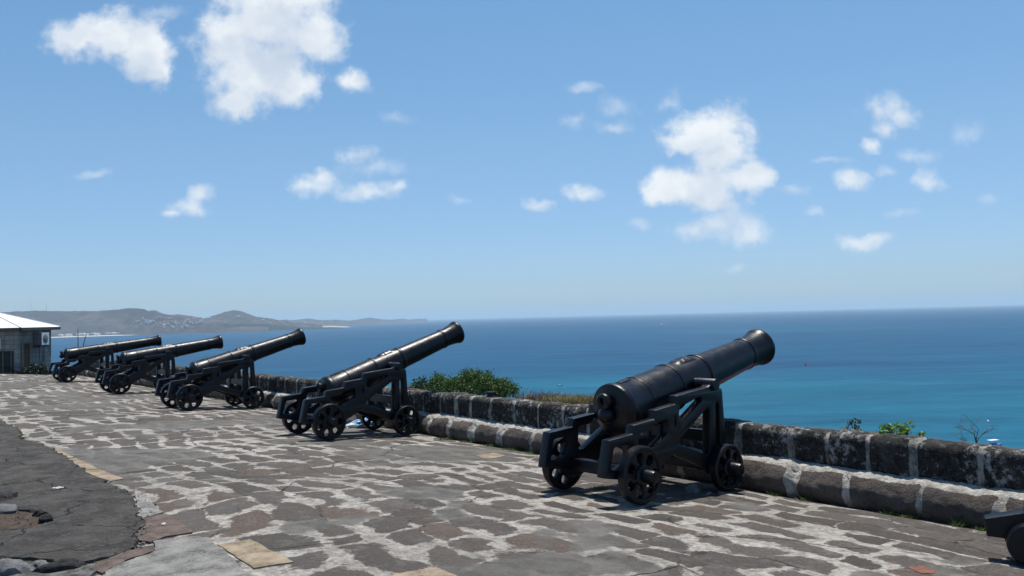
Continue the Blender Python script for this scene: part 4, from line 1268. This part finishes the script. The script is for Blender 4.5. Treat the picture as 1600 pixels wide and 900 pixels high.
    # drain pipes below the air conditioner
    for x, z1 in ((LX * .62, 1.9), (LX * .76, 1.9)):
        bm = bmesh.new(); add_tube(bm, [(x, -.04, .3 if x < LX * .7 else 1.05), (x, -.04, z1)], .025, 8); from_bm('drain_pipe', bm, M['pipe'], root, smooth=60)
    # air conditioner
    ac = empty('air_conditioner', label='white and grey air conditioner on the building wall under the eave', cat='air conditioner')
    ac.matrix_world = Matrix.Translation(A) @ Matrix.Rotation(yaw, 4, 'Z')
    ax0, ax1 = LX * .42, LX * .66
    bm = bmesh.new(); add_box(bm, (ax0, -.50, 1.98), (ax1, -.02, 2.72), .01); from_bm('case', bm, M['grey_case'], ac)
    bm = bmesh.new(); add_box(bm, (ax0 + .02, -.525, 2.0), (ax1 - .02, -.502, 2.70), .004)
    fp = from_bm('front_panel', bm, M['white_paint'], ac)
    bm = bmesh.new(); add_lathe(bm, [(-.526, 0), (-.536, .0), (-.536, .24), (-.526, .26)], 'Y', 24, Matrix.Translation(((ax0 + ax1) / 2, 0, 2.35)))
    from_bm('fan_grille', bm, M['grey_case'], fp, smooth=40)
    bm = bmesh.new(); add_box(bm, (ax0 - .05, -.48, 1.90), (ax1 + .05, -.03, 1.965)); from_bm('shelf', bm, M['door'], ac)
    # dark shrub at the door foot
    sh = A + e1 * (LX * .05) - Vector((-e1.y, e1.x, 0)) * .9
    bush('dark_shrub', Vector((sh.x, sh.y, -1.3)), .75, .6, .80, 80, 26, .07, 'leaf_dark', 'dark green low shrub in front of the building door', 'shrub', seed=12)
M['leaf_dark'] = mat_leaf('dark_shrub_leaf', (.010, .028, .016), (.022, .050, .028))
build_building()

# ------------------------------------------------------------------ far coast
LAND = []
def interp(tab, x):
    if x <= tab[0][0]: return tab[0][1]
    for (a, b_), (c, d) in zip(tab, tab[1:]):
        if x <= c: return b_ + (d - b_) * (x - a) / (c - a)
    return tab[-1][1]

def ridge(name, sil, dist, front, back, mat, label, seed, rough=1.0, step=1.5, kind='structure'):
    """sil: skyline (px, y); dist: distance of the crest; front: distance of the near shore; real hills with depth on both sides"""
    px0, px1 = sil[0][0], sil[-1][0]; n = int((px1 - px0) / step) + 1; T = 40
    v, f = [], []
    for i in range(n):
        px = px0 + i * step
        y = interp(sil, px); D = interp(dist, px); Fr = interp(front, px)
        top = at_depth(px, y, D).z
        d = ray(px, y); hx = Vector((d.x / d.y, 1, 0))
        for j in range(T):
            t = j / (T - 1)
            if t < .7:
                u = t / .7; yy_ = Fr + (D - Fr) * u
                prof = u ** 1.15 * .55 + .45 * (u * u * (3 - 2 * u))
            else:
                u = (t - .7) / .3; yy_ = D + back * u; prof = 1 - u * u * (3 - 2 * u)
            P_ = hx * yy_
            h = max(top - SEA, 0)
            spur = mnoise.fractal(Vector((P_.x * .0022 + seed, P_.y * .0011, 0)), .9, 2.1, 5)
            fine = mnoise.fractal(Vector((P_.x * .02 + seed, P_.y * .012, 0)), .8, 2.1, 3)
            z = SEA - .5 + (h + .5) * prof * (1 + .30 * spur * (1 - abs(2 * t / .7 - 1) if t < .7 else 0) * (1 if t < .68 else 0)) + fine * 4.5 * rough * min(1, h / 25) * (1 if t > .06 else t / .06)
            v.append((P_.x, P_.y, max(z, SEA - .5)))
    for i in range(n - 1):
        for j in range(T - 1):
            k = i * T + j; f.append((k, k + T, k + T + 1, k + 1))
    o = from_py(name, v, f, M[mat], smooth=180)
    tag(o, label, kind=kind)
    LAND.append((name, v, T, px0, step)); return o

ridge('hills', [(-160, 492), (-60, 489), (0, 487.5), (30, 486), (60, 485.5), (90, 485.5), (120, 486), (150, 485.5), (180, 483.5), (200, 481.8), (213, 481.3), (225, 483), (232, 485.5), (240, 486.5), (262, 491.5), (290, 497), (320, 504), (352, 511)],
      [(-160, 5900), (352, 5500)], [(-160, 4800), (95, 5050), (180, 5250), (350, 5350)], 1600, 'hill', 'long dry scrub hill across the bay', 1)
ridge('hills', [(205, 500), (225, 489.5), (236, 485), (243, 484.5), (250, 488), (262, 492), (280, 491.3), (300, 494), (322, 498.5), (345, 500), (380, 503), (420, 508)],
      [(205, 6150), (420, 6150)], [(205, 5300), (300, 5420), (420, 5500)], 900, 'hill', 'lower hill with a housing estate across the bay', 2, .6)
ridge('hills', [(300, 503), (320, 497), (340, 491), (352, 487), (362, 485), (370, 484.6), (378, 486), (388, 490), (400, 494.5), (415, 496.5), (425, 498), (440, 501), (455, 503.5), (480, 505.5), (505, 508)],
      [(300, 6700), (505, 6700)], [(300, 5700), (400, 5900), (505, 6300)], 900, 'hill', 'conical hill across the bay', 3, .7)
ridge('headland', [(262, 519), (280, 515), (300, 510.5), (318, 507.5), (350, 506.3), (390, 506.3), (420, 507.3), (445, 509.5), (470, 511.2), (490, 511.8), (510, 511.5), (535, 511.6), (547, 514)],
      [(262, 5560), (547, 6350)], [(262, 5450), (400, 5700), (547, 6250)], 260, 'green_hill', 'low dark green headland across the bay', 4, 1.3, 1.0)
ridge('hills', [(400, 506), (430, 500.5), (445, 499.8), (460, 500), (475, 498.3), (484, 497.4), (495, 499.6), (508, 500.2), (525, 499.5), (545, 501), (560, 499), (572, 496.8), (580, 496.2), (590, 497.8), (600, 499.2), (612, 499.6), (628, 497.8), (640, 499.3), (650, 498.2), (664, 497.6), (668, 499)],
      [(400, 9800), (545, 10500), (668, 14500)], [(400, 9300), (545, 10000), (668, 14200)], 400, 'hill', 'far low peninsula fading into the haze', 5, .5, 1.0)
ridge('spit', [(470, 513), (485, 510.5), (500, 509.4), (520, 509.2), (535, 509.4), (545, 510.4), (549, 511)], [(470, 7000), (549, 7200)], [(470, 6900), (549, 7080)], 120, 'spit_sand', 'pale sandy spit at the end of the headland', 6, .3, 1.0)

def beach():
    v, f = [], []; n = 60
    for i in range(n):
        px = 40 + (285 - 40) * i / (n - 1); D = interp([(40, 4700), (95, 4985), (180, 5190), (285, 5400)], px)
        d = ray(px, 520); h = Vector((d.x / d.y, 1, 0))
        for dy, z in ((0, SEA - .3), (30, SEA + 1.2), (75, SEA + 3.5), (150, SEA + 3)):
            P_ = h * (D + dy + 6 * nz(px, 0, 0, .2)); v.append((P_.x, P_.y, z))
    for i in range(n - 1):
        for j in range(3):
            k = i * 4 + j; f.append((k, k + 4, k + 5, k + 1))
    o = from_py('beach', v, f, M['sand'], smooth=180); tag(o, 'long curve of pale sand along the bay', kind='structure')
beach()

HOUSE = {}
def house_proto(wall, roofm, flat):
    root = empty('house', (0, 0, -5000))
    bm = bmesh.new(); add_box(bm, (-.5, -.42, -.35), (.5, .42, .36)); from_bm('wall', bm, M[wall], root)
    bm = bmesh.new()
    h = .12 if flat else .30
    a = [bm.verts.new(p) for p in ((-.56, -.48, .362), (.56, -.48, .362), (.56, .48, .362), (-.56, .48, .362), (-.25, 0, .362 + h), (.25, 0, .362 + h))]
    for q_ in ((0, 1, 5, 4), (1, 2, 5), (2, 3, 4, 5), (3, 0, 4), (3, 2, 1, 0)): bm.faces.new([a[i] for i in q_])
    from_bm('roof', bm, M[roofm], root)
    return root
PROT = [house_proto('h_white', 'h_red', False), house_proto('h_cream', 'h_red', False), house_proto('h_white', 'h_grey', True), house_proto('h_cream', 'h_grey', True)]
used = set()
def put_house(P_, size, kind, rz, label, group):
    pr = PROT[kind]
    o = pr if kind not in used else copy_tree(pr)
    used.add(kind)
    o.location = P_; o.scale = (size, size, size * .8); o.rotation_euler = (0, 0, rz); tag(o, label, 'house', group)

from mathutils.bvhtree import BVHTree
for k, (name, v, T, px0, step) in enumerate(LAND):
    n_ = len(v) // T
    LAND[k] = LAND[k] + (BVHTree.FromPolygons([Vector(a) for a in v], [(i * T + j, (i + 1) * T + j, (i + 1) * T + j + 1, i * T + j + 1) for i in range(n_ - 1) for j in range(T - 1)]),)
def land_point(li, px, t):
    name, v, T, px0, step, bv = LAND[li]
    i = int(max(0, (px - px0) / step)); j = int(t * (T - 1)); return Vector(v[min(i * T + j, len(v) - 1)])
def land_at(px, y):
    best = None
    d = ray(px, y).normalized()
    for L_ in LAND:
        hit = L_[5].ray_cast(EYE, d)
        if hit[0] is not None and (best is None or hit[3] < best[1]): best = (hit[0], hit[3])
    return best[0] if best else None
hr = random.Random(21)
NAMES = ('white house with a red roof on the hillside across the bay', 'cream house with a red roof on the hillside across the bay', 'white flat-roofed house on the hillside across the bay', 'cream flat-roofed house on the hillside across the bay')
GR = ('red-roofed white hillside houses', 'red-roofed cream hillside houses', 'white flat-roofed hillside houses', 'cream flat-roofed hillside houses')
cnt = 0
while cnt < 88:
    if cnt < 72:
        px = hr.gauss(268, 34); y = hr.gauss(505, 5.5)
        if px > 300: y = hr.uniform(497, 507)
        if not (192 < px < 350 and 492 < y < 517): continue
    else:
        px = hr.uniform(395, 520); y = hr.uniform(501.5, 508.5)
    P_ = land_at(px, y)
    if P_ is None or P_.z < SEA + 4: continue
    kd = hr.choice((0, 1, 1, 2, 3, 3)); sz = hr.uniform(9, 19) if cnt < 72 else hr.uniform(12, 22)
    put_house(P_ + Vector((0, 0, sz * .25)), sz, kd, hr.uniform(-.6, .6), NAMES[kd], GR[kd]); cnt += 1
for k in range(20):
    px = hr.uniform(88, 185); D = interp([(40, 4700), (95, 4985), (180, 5190), (285, 5400)], px) + hr.uniform(80, 190)
    d = ray(px, 520); P_ = Vector((d.x / d.y, 1, 0)) * D
    put_house(Vector((P_.x, P_.y, SEA + 9)), hr.uniform(16, 34), 2, hr.uniform(-.4, .4), 'white building in the strip along the far beach', 'white buildings behind the beach')
for px, y, sz, kd, lab in [(372, 496.8, 27, 2, 'long white villa alone on the conical hill'), (352, 505, 16, 2, 'small white house at the foot of the conical hill'), (327, 499, 24, 2, 'white house on the left shoulder of the conical hill'), (346, 499, 14, 1, 'small house just left of the conical hill villa'),
                       (446, 502, 26, 2, 'white building on the shoulder of the far peninsula'), (508, 501.5, 24, 2, 'white building in the middle of the far peninsula')]:
    P_ = land_at(px, y)
    if P_ is not None: put_house(P_ + Vector((0, 0, sz * .25)), sz, kd, 0, lab, None)

def mast(px, h, lab):
    P_ = land_point(0, px, .7); root = None
    bm = bmesh.new()
    for a in range(3):
        x, y = .9 * math.cos(a * 2.09), .9 * math.sin(a * 2.09); add_tube(bm, [(x, y, -8), (x * .4, y * .4, h)], .28, 5)
    for k in range(14):
        z0, z1 = h * k / 14, h * (k + 1) / 14
        add_tube(bm, [(.9, 0, z0), (-.45, .78, z1)], .14, 4); add_tube(bm, [(-.45, .78, z0), (-.45, -.78, z1)], .14, 4)
    o = from_bm('radio_mast', bm, M['pipe']); o.location = P_; tag(o, lab, 'radio mast')
mast(49, 72, 'taller radio mast on the hill crest above the building roof'); mast(73, 58, 'shorter radio mast on the hill crest')

# ------------------------------------------------------------------ boats and birds on the water
def sea_point(px, y):
    d = ray(px, y); t = (SEA - EYE.z) / d.z; return EYE + d * t

def boat(px, y, ln, label, canopy=None, hullm='boat_white', rz=0.0):
    P_ = sea_point(px, y); root = empty('boat', P_, rz, label=label, cat='boat')
    bm = bmesh.new(); n = 14; rows = []
    for i in range(n):
        t = i / (n - 1); x = (t - .5) * ln; wd = ln * .16 * (1 - max(0, (t - .45) / .55) ** 2.2) * (.85 + .15 * min(1, t * 5)); sh = ln * (.085 + .05 * t * t)
        rows.append([bm.verts.new(p) for p in ((x, -wd, sh), (x, -wd * .75, -.1), (x, wd * .75, -.1), (x, wd, sh))])
    for A, B in zip(rows, rows[1:]):
        for k in range(3): bm.faces.new((A[k], A[k + 1], B[k + 1], B[k]))
        bm.faces.new((A[3], A[0], B[0], B[3]))
    bm.faces.new(rows[0]); bm.faces.new(rows[-1][::-1])
    from_bm('hull', bm, M[hullm], root, smooth=40)
    if canopy:
        bm = bmesh.new(); add_box(bm, (-ln * .30, -ln * .13, ln * .30), (ln * .22, ln * .13, ln * .325), ln * .01)
        cp = from_bm('canopy', bm, M[canopy], root)
        bm = bmesh.new()
        for x in (-.27, .19):
            for s in (-.11, .11): add_tube(bm, [(ln * x, ln * s, ln * .1), (ln * x, ln * s, ln * .30)], ln * .008, 6)
        from_bm('canopy_frame', bm, M['boat_white'], cp)
        bm = bmesh.new(); add_box(bm, (-ln * .18, -ln * .09, ln * .09), (ln * .1, ln * .09, ln * .19), ln * .01); from_bm('cabin', bm, M['boat_blue'], root)
    else:
        bm = bmesh.new(); add_box(bm, (-ln * .2, -ln * .09, ln * .08), (ln * .12, ln * .09, ln * .2), ln * .015); from_bm('cabin', bm, M['boat_white'], root)
    return root
boat(1553, 698, 8.5, 'blue and white boat with a canopy beside the bare tree', 'boat_white', 'boat_blue', R(20))
boat(875, 603, 5.0, 'small dark boat offshore above the dry grass', None, 'boat_blue', R(10))
boat(1034, 508, 30.0, 'white boat far out towards the horizon', None, 'boat_white', R(5))
def buoy(px, y, r_, label):
    P_ = sea_point(px, y); bm = bmesh.new(); add_lathe(bm, [(-.3 * r_, 0), (-.3 * r_, r_ * .9), (0, r_), (.9 * r_, .8 * r_), (1.5 * r_, .25 * r_), (2.2 * r_, .2 * r_), (2.3 * r_, 0)], 'Z', 20)
    o = from_bm('buoy', bm, M['buoy_red'], smooth=40); o.location = P_; tag(o, label, 'buoy')
buoy(1259, 571, 1.3, 'red buoy right of the nearest cannon muzzle')

def bird():
    P_ = at_depth(1544, 657.5, 170); bm = bmesh.new()
    add_lathe(bm, [(-.22, 0), (-.12, .04), (0, .06), (.12, .05), (.2, .03), (.26, 0)], 'X', 10)
    for s in (1, -1):
        pr = [(.06, .03 * s, .02), (-.07, .03 * s, .02), (.02, .28 * s, .09), (-.08, .26 * s, .09), (-.10, .55 * s, .03)]
        for dz in (0, .012):
            pass
        q_ = [bm.verts.new((a, b_, c)) for a, b_, c in pr] + [bm.verts.new((a, b_, c + .012)) for a, b_, c in pr]
        for t in ((0, 1, 3, 2), (2, 3, 4)):
            bm.faces.new([q_[i] for i in t]); bm.faces.new([q_[i + 5] for i in t][::-1])
    o = from_bm('seagull', bm, M['boat_white'], smooth=50); o.location = P_; o.rotation_euler = (R(12), 0, R(-20)); tag(o, 'white seabird gliding over the water above the bare tree', 'bird')
bird()

# ------------------------------------------------------------------ render settings
scene.view_settings.view_transform = 'Standard'; scene.view_settings.look = 'None'
scene.view_settings.exposure = 0.12; scene.view_settings.gamma = 1.0; scene.view_settings.use_curve_mapping = False
scene.render.film_transparent = False
scene.cycles.max_bounces = 8; scene.cycles.volume_bounces = 1
